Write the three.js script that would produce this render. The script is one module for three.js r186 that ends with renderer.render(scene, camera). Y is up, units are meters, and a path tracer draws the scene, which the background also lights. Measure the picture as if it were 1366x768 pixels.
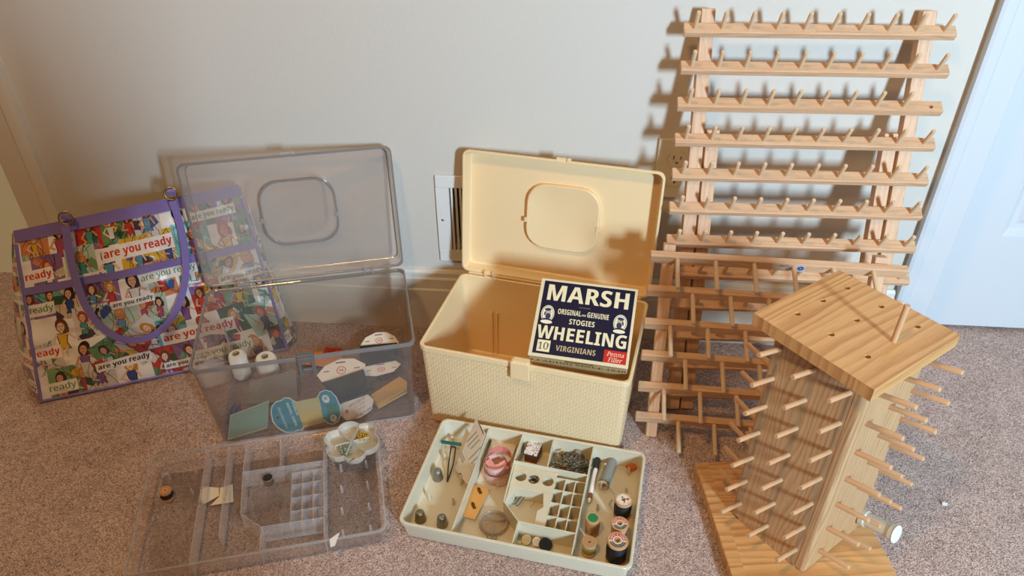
import * as THREE from 'three';
import { RoundedBoxGeometry } from 'three/addons/geometries/RoundedBoxGeometry.js';
import { mergeGeometries, mergeVertices, toCreasedNormals } from 'three/addons/utils/BufferGeometryUtils.js';
import { RectAreaLightUniformsLib } from 'three/addons/lights/RectAreaLightUniformsLib.js';

// ───────────────────────── camera, light, exposure ─────────────────────────
const V = (x, y, z) => new THREE.Vector3(x, y, z);
const scene = new THREE.Scene();
const W = 1366, H = 768, FPX = 997.05;
const YAW = THREE.MathUtils.degToRad(5.2), PITCH = -0.6142, ROLL = -0.00735;
const camera = new THREE.PerspectiveCamera(2 * Math.atan(H / 2 / FPX) * 180 / Math.PI, W / H, 0.02, 60);
camera.position.set(0, 1.0, 1.2624);
camera.rotation.set(PITCH, YAW, ROLL, 'YXZ');
camera.updateMatrixWorld(true);
scene.add(camera);

const renderer = new THREE.WebGLRenderer({ antialias: true });
renderer.toneMapping = THREE.LinearToneMapping;
renderer.toneMappingExposure = 0.68;
renderer.shadowMap.enabled = true;
renderer.shadowMap.type = THREE.PCFSoftShadowMap;
RectAreaLightUniformsLib.init();

scene.background = new THREE.Color(0.55, 0.72, 1.0);      // daylight seen through the window

// the window behind the photographer, on the right: cool daylight
const WIN = { x: 1.47, y: 1.27, z: 2.85, w: 0.30, h: 0.56 };
const dayLight = new THREE.RectAreaLight(new THREE.Color(0.54, 0.78, 1.0), 470, WIN.w, WIN.h);
dayLight.position.set(WIN.x, WIN.y, WIN.z);
dayLight.lookAt(0.2, 0.4, 0.0);
scene.add(dayLight);

// the warm lamp on the ceiling of the room
const LAMP = { x: -0.55, y: 2.40, z: 1.25, s: 0.22 };
const lampLight = new THREE.RectAreaLight(new THREE.Color(1.0, 0.57, 0.20), 180, LAMP.s, LAMP.s);
lampLight.position.set(LAMP.x, LAMP.y - 0.075, LAMP.z);
lampLight.rotation.set(-Math.PI / 2, 0, 0);
scene.add(lampLight);
// a lamp in the hallway beyond the open doorway
const hallLight = new THREE.RectAreaLight(new THREE.Color(1.0, 0.86, 0.64), 50, 0.3, 0.3);
hallLight.position.set(-1.7, 2.31, -1.3); hallLight.rotation.set(-Math.PI / 2, 0, 0); scene.add(hallLight);

// ───────────────────────── helpers ─────────────────────────
let seed = 7;
function rnd() { seed = (seed + 0x6D2B79F5) | 0; let t = Math.imul(seed ^ (seed >>> 15), 1 | seed); t = (t + Math.imul(t ^ (t >>> 7), 61 | t)) ^ t; return ((t ^ (t >>> 14)) >>> 0) / 4294967296; }
const rr = (a, b) => a + (b - a) * rnd();
const lerp = (a, b, t) => a + (b - a) * t;
const sstep = (a, b, x) => { const t = Math.min(1, Math.max(0, (x - a) / (b - a))); return t * t * (3 - 2 * t); };

// pixels of the photograph -> directions -> points on a plane that the thing touches
function rayDir(u, v) { return V((u - W / 2) / FPX, (H / 2 - v) / FPX, -1).applyQuaternion(camera.quaternion).normalize(); }
function onPlane(u, v, p0, n) { const d = rayDir(u, v), o = camera.position; return o.clone().addScaledVector(d, p0.clone().sub(o).dot(n) / d.dot(n)); }
const UP = V(0, 1, 0), FWD = V(0, 0, 1);
const onY = (u, v, y = 0) => onPlane(u, v, V(0, y, 0), UP);
const onZ = (u, v, z = 0) => onPlane(u, v, V(0, 0, z), FWD);

// tileable value noise
function makeNoise(n, s) {
  const g = new Float32Array(n * n); let k = s;
  for (let i = 0; i < n * n; i++) { k = (Math.imul(k, 1664525) + 1013904223) | 0; g[i] = (k >>> 8) / 16777216; }
  const at = (x, y) => g[((y % n) + n) % n * n + ((x % n) + n) % n];
  return (x, y) => { const xi = Math.floor(x), yi = Math.floor(y), fx = x - xi, fy = y - yi, a = fx * fx * (3 - 2 * fx), b = fy * fy * (3 - 2 * fy);
    return lerp(lerp(at(xi, yi), at(xi + 1, yi), a), lerp(at(xi, yi + 1), at(xi + 1, yi + 1), a), b); };
}
const N64 = makeNoise(64, 11), N16 = makeNoise(16, 5), N128 = makeNoise(128, 23), N256 = makeNoise(256, 31);
const noiseFree = makeNoise(256, 77);

function dataTex(w, h, fn, srgb = true, rep = [1, 1]) {
  const d = new Uint8Array(w * h * 4);
  for (let y = 0; y < h; y++) for (let x = 0; x < w; x++) {
    const c = fn(x / w, y / h, x, y), i = (y * w + x) * 4;
    d[i] = c[0]; d[i + 1] = c[1]; d[i + 2] = c[2]; d[i + 3] = 255;
  }
  const t = new THREE.DataTexture(d, w, h);
  t.wrapS = t.wrapT = THREE.RepeatWrapping; t.magFilter = THREE.LinearFilter; t.minFilter = THREE.LinearFilter;
  if (srgb) t.colorSpace = THREE.SRGBColorSpace;
  t.repeat.set(rep[0], rep[1]); t.needsUpdate = true; return t;
}
function canvasTex(w, h, draw) {
  const c = document.createElement('canvas'); c.width = w; c.height = h; draw(c.getContext('2d'), w, h);
  const t = new THREE.CanvasTexture(c); t.colorSpace = THREE.SRGBColorSpace; t.magFilter = THREE.LinearFilter; return t;
}
const clamp255 = x => Math.max(0, Math.min(255, x));

// uv in metres on each face, u running along the grain axis
function metreUV(geo, grain = 'x', off = [0, 0]) {
  const g = geo.index ? geo.toNonIndexed() : geo; g.computeBoundingBox();
  const p = g.attributes.position, n = g.attributes.normal, uv = new Float32Array(p.count * 2);
  for (let t = 0; t < p.count; t += 3) {
    let nx = 0, ny = 0, nz = 0;
    for (let k = 0; k < 3; k++) { nx += n.getX(t + k); ny += n.getY(t + k); nz += n.getZ(t + k); }
    nx = Math.abs(nx); ny = Math.abs(ny); nz = Math.abs(nz);
    const ax = nx >= ny && nx >= nz ? 'x' : ny >= nz ? 'y' : 'z';
    for (let k = 0; k < 3; k++) {
      const P = { x: p.getX(t + k), y: p.getY(t + k), z: p.getZ(t + k) };
      const rest = ['x', 'y', 'z'].filter(a => a !== ax);
      let u, v; if (rest.includes(grain)) { u = P[grain]; v = P[rest.find(a => a !== grain)]; } else { u = P[rest[0]] * 0.3; v = P[rest[1]]; }
      uv[(t + k) * 2] = u + off[0]; uv[(t + k) * 2 + 1] = v + off[1] + (ax === 'x' ? 0.03 : ax === 'z' ? 0.07 : 0);
    }
  }
  g.setAttribute('uv', new THREE.BufferAttribute(uv, 2)); return g;
}
const xf = (g, { p = [0, 0, 0], r = [0, 0, 0], s = [1, 1, 1] } = {}) => g.clone().applyMatrix4(new THREE.Matrix4().compose(V(...p), new THREE.Quaternion().setFromEuler(new THREE.Euler(...r)), V(...s)));
function bx(w, h, d, x = 0, y = 0, z = 0, rad = 0.0012, seg = 1) { const m = Math.min(w, h, d); const g = rad > 0 ? new RoundedBoxGeometry(w, h, d, seg, Math.min(rad, m * 0.49)) : new THREE.BoxGeometry(w, h, d); g.translate(x, y, z); return g; }
function clean(gs) { return gs.map(g => { const q = g.index ? g.toNonIndexed() : g.clone(); for (const k of Object.keys(q.attributes)) if (!['position', 'normal', 'uv'].includes(k)) q.deleteAttribute(k); return q; }); }
const merge = gs => mergeGeometries(clean(gs));

const used = {};
function numbered(n) { if (!(n in used)) { used[n] = 0; return n; } used[n]++; return n + '_' + String(used[n]).padStart(3, '0'); }
function mk(name, geo, mat, parent) { const m = new THREE.Mesh(geo, mat); m.name = name; m.castShadow = m.receiveShadow = true; if (parent) parent.add(m); return m; }
function tag(o, label, category, group) { o.userData.label = label; o.userData.category = category; if (group) o.userData.group = group; return o; }
function thing(name, label, category, pos = [0, 0, 0], rotY = 0, group) {
  const o = new THREE.Group(); o.name = numbered(name); o.position.set(...pos); o.rotation.y = rotY; scene.add(o); return tag(o, label, category, group);
}
function single(name, geo, mat, label, category, group) { const m = mk(numbered(name), geo, mat, scene); return tag(m, label, category, group); }
function struct(name, geo, mat) { const m = mk(name, geo, mat, scene); m.userData.kind = 'structure'; return m; }
function dup(o, label, group) { const c = o.clone(); c.name = numbered(o.name.replace(/_\d{3}$/, '')); scene.add(c); c.userData = { ...o.userData }; if (label) c.userData.label = label; if (group) c.userData.group = group; return c; }

// lofted loops: rounded rectangles etc.
function roundRect(L, Wd, r, k = 5) {
  const out = [], hx = L / 2, hz = Wd / 2; r = Math.min(r, hx, hz);
  for (const [cx, cz, a0] of [[hx - r, hz - r, 0], [-hx + r, hz - r, 90], [-hx + r, -hz + r, 180], [hx - r, -hz + r, 270]])
    for (let i = 0; i <= k; i++) { const a = (a0 + 90 * i / k) * Math.PI / 180; out.push([cx + r * Math.cos(a), cz + r * Math.sin(a)]); }
  return out;
}
function loft(loops, capA = true, capB = true, crease = 0.5) {   // loops: {pts:[[x,z]], y}
  const n = loops[0].pts.length, pos = [], uv = []; let vAcc = 0; const P = (l, i) => [l.pts[i % n][0], l.y, l.pts[i % n][1]];
  for (let k = 0; k + 1 < loops.length; k++) {
    const A = loops[k], B = loops[k + 1]; let u = 0; const dv = Math.hypot(A.y - B.y, A.pts[0][0] - B.pts[0][0], A.pts[0][1] - B.pts[0][1]);
    for (let i = 0; i < n; i++) {
      const a = P(A, i), b = P(A, i + 1), c = P(B, i + 1), d = P(B, i); const du = Math.max(Math.hypot(b[0] - a[0], b[2] - a[2]), Math.hypot(c[0] - d[0], c[2] - d[2]));
      pos.push(...a, ...d, ...c, ...a, ...c, ...b); uv.push(u, vAcc, u, vAcc + dv, u + du, vAcc + dv, u, vAcc, u + du, vAcc + dv, u + du, vAcc); u += du;
    } vAcc += dv;
  }
  const cap = (l, flip) => { for (let i = 0; i < n; i++) { const a = P(l, i), b = P(l, i + 1), c = [0, l.y, 0]; pos.push(...(flip ? [...c, ...a, ...b] : [...c, ...b, ...a])); uv.push(...(flip ? [0, 0, a[0], a[2], b[0], b[2]] : [0, 0, b[0], b[2], a[0], a[2]])); } };
  if (capA) cap(loops[0], true); if (capB) cap(loops[loops.length - 1], false);
  const g = new THREE.BufferGeometry(); g.setAttribute('position', new THREE.Float32BufferAttribute(pos, 3)); g.setAttribute('uv', new THREE.Float32BufferAttribute(uv, 2));
  return toCreasedNormals(g, crease);
}
// parametric patch, optionally with thickness
function patch(fn, nu, nv, thick = 0, uvFn) {
  const pos = [], uv = [], P = [], D = 1e-3;
  const nrm = (u, v) => { const a = fn(Math.min(1, u + D), v).sub(fn(Math.max(0, u - D), v)), b = fn(u, Math.min(1, v + D)).sub(fn(u, Math.max(0, v - D))); return a.cross(b).normalize(); };
  for (let j = 0; j <= nv; j++) for (let i = 0; i <= nu; i++) { const u = i / nu, v = j / nv; P.push({ p: fn(u, v), n: thick ? nrm(u, v) : null, t: uvFn ? uvFn(u, v) : [u, v] }); }
  const id = (i, j) => j * (nu + 1) + i, S = s => (q) => thick ? q.p.clone().addScaledVector(q.n, s) : q.p;
  const quad = (a, b, c, d, f) => { for (const q of [a, b, c, a, c, d]) { const x = f(q); pos.push(x.x, x.y, x.z); uv.push(...q.t); } };
  const F = S(thick / 2), B = S(-thick / 2);
  for (let j = 0; j < nv; j++) for (let i = 0; i < nu; i++) {
    const a = P[id(i, j)], b = P[id(i + 1, j)], c = P[id(i + 1, j + 1)], d = P[id(i, j + 1)]; quad(a, b, c, d, F); if (thick) quad(d, c, b, a, B);
  }
  if (thick) {
    const edge = (q, w) => { const f1 = F(q), f2 = F(w), b1 = B(q), b2 = B(w); for (const [x, t] of [[f1, q.t], [b1, q.t], [b2, w.t], [f1, q.t], [b2, w.t], [f2, w.t]]) { pos.push(x.x, x.y, x.z); uv.push(...t); } };
    for (let i = 0; i < nu; i++) { edge(P[id(i, 0)], P[id(i + 1, 0)]); edge(P[id(i + 1, nv)], P[id(i, nv)]); }
    for (let j = 0; j < nv; j++) { edge(P[id(0, j + 1)], P[id(0, j)]); edge(P[id(nu, j)], P[id(nu, j + 1)]); }
  }
  const g = new THREE.BufferGeometry(); g.setAttribute('position', new THREE.Float32BufferAttribute(pos, 3)); g.setAttribute('uv', new THREE.Float32BufferAttribute(uv, 2));
  return toCreasedNormals(g, 0.7);
}
const lathe = (prof, seg = 24) => new THREE.LatheGeometry(prof.map(([r, y]) => new THREE.Vector2(r, y)), seg);
const tube = (pts, r, seg = 24, rs = 6, closed = false) => new THREE.TubeGeometry(new THREE.CatmullRomCurve3(pts, closed), seg, r, rs, closed);
function rod(a, b, r, rs = 10, round = true) {      // a dowel from a to b, domed at b
  const L = a.distanceTo(b), prof = round ? [[0, 0], [r, 0], [r, L - r * 0.55], [r * 0.86, L - r * 0.2], [r * 0.5, L], [0, L + 1e-4]] : [[0, 0], [r, 0], [r, L - 0.0006], [r - 0.0006, L], [0, L]];
  const g = toCreasedNormals(lathe(prof, rs), 0.8); g.applyQuaternion(new THREE.Quaternion().setFromUnitVectors(UP, b.clone().sub(a).normalize())); g.translate(a.x, a.y, a.z); return g;
}
// a flat strap that follows points with a given surface normal
function strap(pts, nor, width, thick, n = 40) {
  const c = new THREE.CatmullRomCurve3(pts), fr = [];
  for (let i = 0; i <= n; i++) { const p = c.getPoint(i / n), t = c.getTangent(i / n), nn = (typeof nor === 'function' ? nor(i / n) : nor).clone(); nn.addScaledVector(t, -nn.dot(t)).normalize(); fr.push({ p, s: t.clone().cross(nn).normalize(), n: nn }); }
  return patch((u, v) => { const x = v * n, i = Math.min(n - 1, Math.floor(x)), f = x - i, A = fr[i], B = fr[i + 1]; const s = A.s.clone().lerp(B.s, f); return A.p.clone().lerp(B.p, f).addScaledVector(s, (u - 0.5) * width); }, 2, n, thick, (u, v) => [u * width, v * c.getLength()]);
}
function extrude(shapePts, depth, bevel = 0) { const s = new THREE.Shape(shapePts.map(p => new THREE.Vector2(p[0], p[1]))); return new THREE.ExtrudeGeometry(s, { depth, bevelEnabled: bevel > 0, bevelSize: bevel, bevelThickness: bevel, bevelSegments: 2, curveSegments: 10 }); }

// ───────────────────────── materials ─────────────────────────
const M = {};
const std = (o) => new THREE.MeshPhysicalMaterial(o);
// painted wall: fine roller stipple
{
  const bump = dataTex(512, 512, (x, y) => { const v = 128 + 70 * (N64(x * 64, y * 64) - 0.5) + 90 * (N128(x * 128, y * 128) - 0.5); return [v, v, v]; }, false, [2.5, 2.5]);
  M.wall = std({ color: 0xd5ccbf, roughness: 0.75, bumpMap: bump, bumpScale: 0.00022 });
  M.wallTan = std({ color: 0x6c4d30, roughness: 0.8, bumpMap: bump, bumpScale: 0.0002 });
  M.ceiling = std({ color: 0xb4a48c, roughness: 0.9 });
  M.trim = std({ color: 0xe4dccd, roughness: 0.45 });
  M.doorWhite = std({ color: 0xcfcfd0, roughness: 0.45 });
}
// carpet: cut pile of mixed taupe, mauve and dark fibres
{
  const N340 = makeNoise(340, 41), N500 = makeNoise(500, 53);
  const f = (x, y) => {
    const a = N340(x * 340, y * 340), b = N340(x * 340 + 91, y * 340 + 17), c = N500(x * 500, y * 500), e = N16(x * 16, y * 16), d = N64(x * 64, y * 64 + 5);
    let t = 0.5 * a + 0.4 * c + 0.1 * d; t = sstep(0.22, 0.78, t);
    const dark = sstep(0.66, 0.9, b) * 0.34; const k = (0.96 + 0.08 * (e - 0.5)) * (1 - dark);
    return [clamp255(lerp(164, 230, t) * k), clamp255(lerp(137, 201, t) * k), clamp255(lerp(125, 188, t) * k)];
  };
  const map = dataTex(2048, 2048, f, true, [1.9, 1.9]);
  const bump = dataTex(2048, 2048, (x, y) => { const v = 255 * (0.55 * N340(x * 340, y * 340) + 0.45 * N500(x * 500, y * 500)); return [v, v, v]; }, false, [1.9, 1.9]);
  M.carpet = std({ map, bumpMap: bump, bumpScale: 0.0012, roughness: 1, sheen: 0.15, sheenRoughness: 0.8, sheenColor: new THREE.Color(0.8, 0.7, 0.66) });
  M.carpetHall = std({ color: 0xd8d2bd, roughness: 1, bumpMap: bump, bumpScale: 0.0012 });
}
function woodTex(base, dark, { lines = 18, flecks = 0, wob = 1, contrast = 0.5, s = 3 } = {}) {
  const n1 = makeNoise(32, s), n2 = makeNoise(128, s + 9), n3 = makeNoise(256, s + 4);
  return dataTex(1024, 512, (x, y) => {
    const w = (n1(x * 4, y * 8) - 0.5) * wob * 0.14 + (n1(x * 2 + 5, y * 2) - 0.5) * wob * 0.2;
    const ph = (y + w) * lines; const saw = ph - Math.floor(ph); let g = sstep(0.0, 0.86, saw) * (1 - sstep(0.86, 1, saw));
    g = g * g * (0.35 + 0.65 * n1(Math.floor(ph) * 3.7 % 32, x * 2));
    const fib = n3(x * 16, y * 256) * 0.5 + n2(x * 32, y * 128) * 0.5; let t = contrast * g + 0.34 * (fib - 0.5) + 0.12 * (n1(x * 3 + 9, y * 5) - 0.5);
    if (flecks) { const q = n3(x * 128, y * 256); if (q > 0.86) t += flecks * (q - 0.86) * 6; }
    t = Math.max(-0.25, Math.min(1, t));
    return [0, 1, 2].map(k => clamp255(lerp(base[k], dark[k], t)));
  }, true, [1 / 0.5, 1 / 0.16]);
}
const beechMap = woodTex([222, 178, 138], [176, 122, 86], { lines: 14, flecks: 0.5, contrast: 0.35, s: 3 });
const pineMap = woodTex([222, 168, 106], [164, 100, 48], { lines: 12, wob: 0.9, contrast: 0.6, s: 13 });
const pineFineMap = woodTex([208, 166, 120], [152, 104, 64], { lines: 22, wob: 0.7, contrast: 0.55, s: 19 });
M.beech = std({ map: beechMap, roughness: 0.55, bumpMap: beechMap, bumpScale: 0.0002 });
M.beechPeg = std({ color: 0xdcb890, roughness: 0.5 });
M.pine = std({ map: pineMap, roughness: 0.48, bumpMap: pineMap, bumpScale: 0.0003 });
M.pineFine = std({ map: pineFineMap, roughness: 0.5, bumpMap: pineFineMap, bumpScale: 0.0003 });
M.towerPeg = std({ color: 0xd3a377, roughness: 0.45 });
// plastics
M.cream = std({ color: 0xf6d6a4, roughness: 0.38, clearcoat: 0.15, clearcoatRoughness: 0.4 });
{
  const weave = dataTex(256, 256, (x, y) => { const n = 8, X = x * n, Y = y * n, i = Math.floor(X), j = Math.floor(Y), fx = X - i, fy = Y - j; const h = ((i + j) & 1) ? Math.sin(fy * Math.PI) : Math.sin(fx * Math.PI); const v = 60 + 170 * Math.pow(Math.abs(h), 0.6) + 25 * (N64(x * 64, y * 64) - 0.5); return [clamp255(v), clamp255(v), clamp255(v)]; }, false, [1 / 0.04, 1 / 0.04]);
  M.creamWeave = std({ color: 0xf6d6a4, roughness: 0.42, bumpMap: weave, bumpScale: 0.0009 });
}
M.creamTray = std({ color: 0xe8dcbf, roughness: 0.35, transmission: 0.12, thickness: 0 });
const clearCfg = { color: 0xf4efea, roughness: 0.05, transmission: 0.95, thickness: 0, ior: 1.45 };
M.clear = std({ ...clearCfg });
M.clearLid = std({ ...clearCfg, transmission: 0.84, roughness: 0.07 });
M.clearTray = std({ ...clearCfg, transmission: 0.975, color: 0xfdfbf9 });
M.clearDiv = std({ ...clearCfg, transmission: 0.84, color: 0xfaf8f6 });
M.clearEdge = std({ color: 0xe8e4e2, roughness: 0.1, transmission: 0.75, thickness: 0, ior: 1.45 });
M.clearRim = std({ color: 0xbdb6b2, roughness: 0.12, transmission: 0.62, thickness: 0, ior: 1.5 });
M.frost = std({ color: 0xf0ece0, roughness: 0.45, transmission: 0.6, thickness: 0, ior: 1.4 });
M.clasp = std({ color: 0x6b6764, roughness: 0.35 });
// others
M.white = std({ color: 0xefece6, roughness: 0.7 });
M.paper = std({ color: 0xe9dcc4, roughness: 0.85 });
M.blackThread = std({ color: 0x14131a, roughness: 0.7, sheen: 0.3 });
M.gold = std({ color: 0xb99a55, roughness: 0.3, metalness: 1 });
M.brass = std({ color: 0xb08a4a, roughness: 0.35, metalness: 1 });
M.steel = std({ color: 0xb4b2ac, roughness: 0.3, metalness: 1 });
M.pinSteel = std({ color: 0x85807a, roughness: 0.35, metalness: 1 });
M.spoolWood = std({ color: 0xc99a66, roughness: 0.55 });
M.purple = std({ color: 0x8473b4, roughness: 0.32, clearcoat: 0.3, clearcoatRoughness: 0.2 });
M.plate = std({ color: 0xe2d8c4, roughness: 0.35 });
M.dark = std({ color: 0x15120f, roughness: 0.8 });
M.ventWhite = std({ color: 0xe6e2da, roughness: 0.35 });
function threadMat(color, freq = 900) {
  return std({ color, roughness: 0.6, bumpMap: threadBump, bumpScale: 0.0004, sheen: 0.3, sheenRoughness: 0.5 });
}
const threadBump = dataTex(8, 256, (x, y) => { const v = 128 + 120 * Math.sin(y * Math.PI * 2 * 24); return [v, v, v]; }, false);

// ───────────────────────── the room ─────────────────────────
const RX0 = -2.5, RX1 = 2.4, RZ1 = 2.74, CEIL = 2.44;
const OPEN_L = [-2.0, -1.118], DOOR = [0.712, 1.49], DOOR_H = 2.04;
{
  const fl = bx(RX1 - RX0, 0.1, RZ1 + 0.12, (RX0 + RX1) / 2, -0.05, (RZ1 - 0.12) / 2, 0); struct('floor', metreUV(fl, 'x'), M.carpet);
  struct('floor_hallway', metreUV(bx(2.2, 0.1, 2.4, -1.6, -0.0502, -1.32, 0), 'x'), M.carpetHall);
  struct('ceiling', bx(RX1 - RX0 + 0.2, 0.1, RZ1 + 0.3, (RX0 + RX1) / 2, CEIL + 0.05, RZ1 / 2 - 0.05, 0), M.ceiling);
  const VO = [-0.2345, -0.1740, 0.1955, 0.3355];
  const seg = (x0, x1, y0, y1) => bx(x1 - x0, y1 - y0, 0.12, (x0 + x1) / 2, (y0 + y1) / 2, -0.06, 0);
  struct('wall_back', metreUV(merge([seg(RX0, OPEN_L[0], 0, CEIL), seg(OPEN_L[1], VO[0], 0, CEIL), seg(VO[1], DOOR[0], 0, CEIL), seg(VO[0], VO[1], 0, VO[2]), seg(VO[0], VO[1], VO[3], CEIL), seg(DOOR[1], RX1, 0, CEIL), seg(OPEN_L[0], OPEN_L[1], DOOR_H, CEIL), seg(DOOR[0], DOOR[1], DOOR_H, CEIL)]), 'x'), M.wall);
  struct('wall_left', metreUV(bx(0.12, CEIL, RZ1 + 0.12, RX0 - 0.06, CEIL / 2, (RZ1 - 0.12) / 2, 0), 'y'), M.wallTan);
  struct('wall_right', metreUV(bx(0.12, CEIL, RZ1 + 0.12, RX1 + 0.06, CEIL / 2, (RZ1 - 0.12) / 2, 0), 'y'), M.wallTan);
  const zf = RZ1 + 0.07, wx0 = WIN.x - WIN.w / 2, wx1 = WIN.x + WIN.w / 2, wy0 = WIN.y - WIN.h / 2, wy1 = WIN.y + WIN.h / 2;
  const sf = (x0, x1, y0, y1) => bx(x1 - x0, y1 - y0, 0.14, (x0 + x1) / 2, (y0 + y1) / 2, zf, 0);
  struct('wall_front', metreUV(merge([sf(RX0, wx0, 0, CEIL), sf(wx1, RX1, 0, CEIL), sf(wx0, wx1, 0, wy0), sf(wx0, wx1, wy1, CEIL)]), 'x'), M.wallTan);
  const wg = new THREE.Group(); wg.name = 'window_1'; wg.userData.kind = 'structure'; scene.add(wg);
  const t = 0.02; mk('window_frame', merge([bx(WIN.w, t, 0.03, WIN.x, wy0 + t / 2, zf + 0.052, 0), bx(WIN.w, t, 0.03, WIN.x, wy1 - t / 2, zf + 0.052, 0), bx(t, WIN.h, 0.03, wx0 + t / 2, WIN.y, zf + 0.052, 0), bx(t, WIN.h, 0.03, wx1 - t / 2, WIN.y, zf + 0.052, 0)]), M.trim, wg);
  mk('pane', bx(WIN.w - 2 * t, WIN.h - 2 * t, 0.004, WIN.x, WIN.y, zf + 0.052, 0), std({ color: 0xffffff, roughness: 0.02, transmission: 1, thickness: 0 }), wg);
  // hallway beyond the left opening
  struct('wall_hallway', metreUV(merge([bx(2.4, CEIL, 0.1, -1.6, CEIL / 2, -2.55, 0), bx(0.1, CEIL, 2.4, -2.75, CEIL / 2, -1.3, 0), bx(0.1, CEIL, 2.4, -0.6, CEIL / 2, -1.3, 0)]), 'x'), M.wall);
  struct('ceiling_hallway', bx(2.4, 0.1, 2.5, -1.6, CEIL + 0.05, -1.35, 0), M.ceiling);
  // baseboard with a stepped top
  const prof = [[0, 0], [0.014, 0], [0.014, 0.100], [0.0115, 0.1035], [0.0115, 0.126], [0.0085, 0.1305], [0.0085, 0.140], [0.005, 0.1455], [0, 0.1455]];
  const bb = extrude(prof, 1.042 + 0.645); bb.rotateY(-Math.PI / 2); bb.translate(0.645, 0, 0);
  struct('baseboard_back', toCreasedNormals(bb, 0.3), M.trim);
  // door casings: moulded boards
  const casing = (x0, x1, h, inner) => { // inner side = the side of the opening
    const w = x1 - x0, q = [[0, 0], [w, 0], [w, 0.008], [w - 0.004, 0.011], [w * 0.8, 0.0115], [w * 0.62, 0.0125], [w * 0.36, 0.014], [w * 0.30, 0.0175], [0.006, 0.0185], [0, 0.017]];
    const g = extrude(inner === 'right' ? q : q.map(([a, b]) => [w - a, b]).reverse(), h); g.rotateX(Math.PI / 2); g.translate(x0, h, 0); return toCreasedNormals(g, 0.3); };
  struct('trim_1', casing(-1.126, -1.042, DOOR_H + 0.08, 'left'), M.trim);
  struct('trim_2', casing(0.645, 0.716, DOOR_H + 0.08, 'right'), M.doorWhite);
  struct('trim_3', casing(DOOR[1] - 0.004, DOOR[1] + 0.067, DOOR_H + 0.08, 'left'), M.doorWhite);
  struct('trim_4', bx(DOOR[1] - DOOR[0] - 0.008, 0.08, 0.016, (DOOR[0] + DOOR[1]) / 2, DOOR_H + 0.04, 0.008), M.doorWhite);
  struct('trim_5', bx(OPEN_L[1] - OPEN_L[0] - 0.01, 0.08, 0.016, (OPEN_L[0] + OPEN_L[1]) / 2 - 0.005, DOOR_H + 0.04, 0.008), M.trim);
  // door leaf with raised panels
  const dr = new THREE.Group(); dr.name = 'door_1'; dr.userData.kind = 'structure'; scene.add(dr);
  const dz = -0.072, dx0 = DOOR[0] + 0.003, dx1 = DOOR[1] - 0.003, st = 0.128, y0 = 0.011, cols = [[dx0 + st, (dx0 + dx1) / 2 - 0.05], [(dx0 + dx1) / 2 + 0.05, dx1 - st]], rows = [[0.232, 0.84], [0.98, 1.52], [1.63, 1.93]];
  const th = 0.035; const slab = [bx(st, DOOR_H - 0.015 - y0, th, dx0 + st / 2, (DOOR_H - 0.015 + y0) / 2, dz - th / 2, 0), bx(st, DOOR_H - 0.015 - y0, th, dx1 - st / 2, (DOOR_H - 0.015 + y0) / 2, dz - th / 2, 0), bx(0.1, DOOR_H - 0.015 - y0, th, (dx0 + dx1) / 2, (DOOR_H - 0.015 + y0) / 2, dz - th / 2, 0)];
  for (const [a, b] of [[y0, 0.232], [0.84, 0.98], [1.52, 1.63], [1.93, DOOR_H - 0.015]]) for (const [c, d] of cols) slab.push(bx(d - c, b - a, th, (c + d) / 2, (a + b) / 2, dz - th / 2, 0));
  mk('door_frame', merge(slab), M.doorWhite, dr);
  for (const [c, d] of cols) for (const [a, b] of rows) {
    const w = d - c, h = b - a, ring = (s) => ([[-w / 2 + s, -h / 2 + s], [w / 2 - s, -h / 2 + s], [w / 2 - s, h / 2 - s], [-w / 2 + s, h / 2 - s]]);
    const g = loft([{ pts: ring(0), y: -0.0 }, { pts: ring(0.014), y: -0.012 }, { pts: ring(0.024), y: -0.012 }, { pts: ring(0.05), y: -0.002 }], false, true, 0.2); g.rotateX(Math.PI / 2); g.translate((c + d) / 2, (a + b) / 2, dz);
    mk('door_panel', g, new THREE.MeshPhysicalMaterial({ color: 0xcfcfd0, roughness: 0.45, side: THREE.DoubleSide }), dr);
  }
  struct('wall_behind_door', bx(1.0, CEIL, 0.02, 1.1, CEIL / 2, -0.13, 0), M.wall);
}
// ceiling lamp: shallow dish
{
  const o = thing('ceiling_lamp', 'warm frosted dish lamp on the ceiling', 'lamp', [LAMP.x, LAMP.y, LAMP.z]);
  mk('mount', xf(lathe([[0, 0.04], [0.09, 0.04], [0.1, 0.02], [0, 0.02]], 24)), M.trim, o);
  mk('shade', lathe([[0, -0.06], [0.06, -0.055], [0.10, -0.03], [0.12, 0.01], [0.115, 0.02], [0, 0.022]], 32), std({ color: 0xfff0dc, roughness: 0.5, emissive: new THREE.Color(1, 0.62, 0.3), emissiveIntensity: 1.2 }), o);
}
{
  const o = thing('hallway_lamp', 'round frosted lamp on the hallway ceiling beyond the doorway', 'lamp', [-1.7, 2.4, -1.3]);
  mk('mount', lathe([[0, 0.04], [0.09, 0.04], [0.1, 0.02], [0, 0.02]], 24), M.trim, o);
  mk('shade', lathe([[0, -0.06], [0.1, -0.055], [0.15, -0.03], [0.17, 0.01], [0.16, 0.02], [0, 0.022]], 32), std({ color: 0xfff0dc, roughness: 0.5, emissive: new THREE.Color(1, 0.86, 0.64), emissiveIntensity: 1.2 }), o);
}
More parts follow.
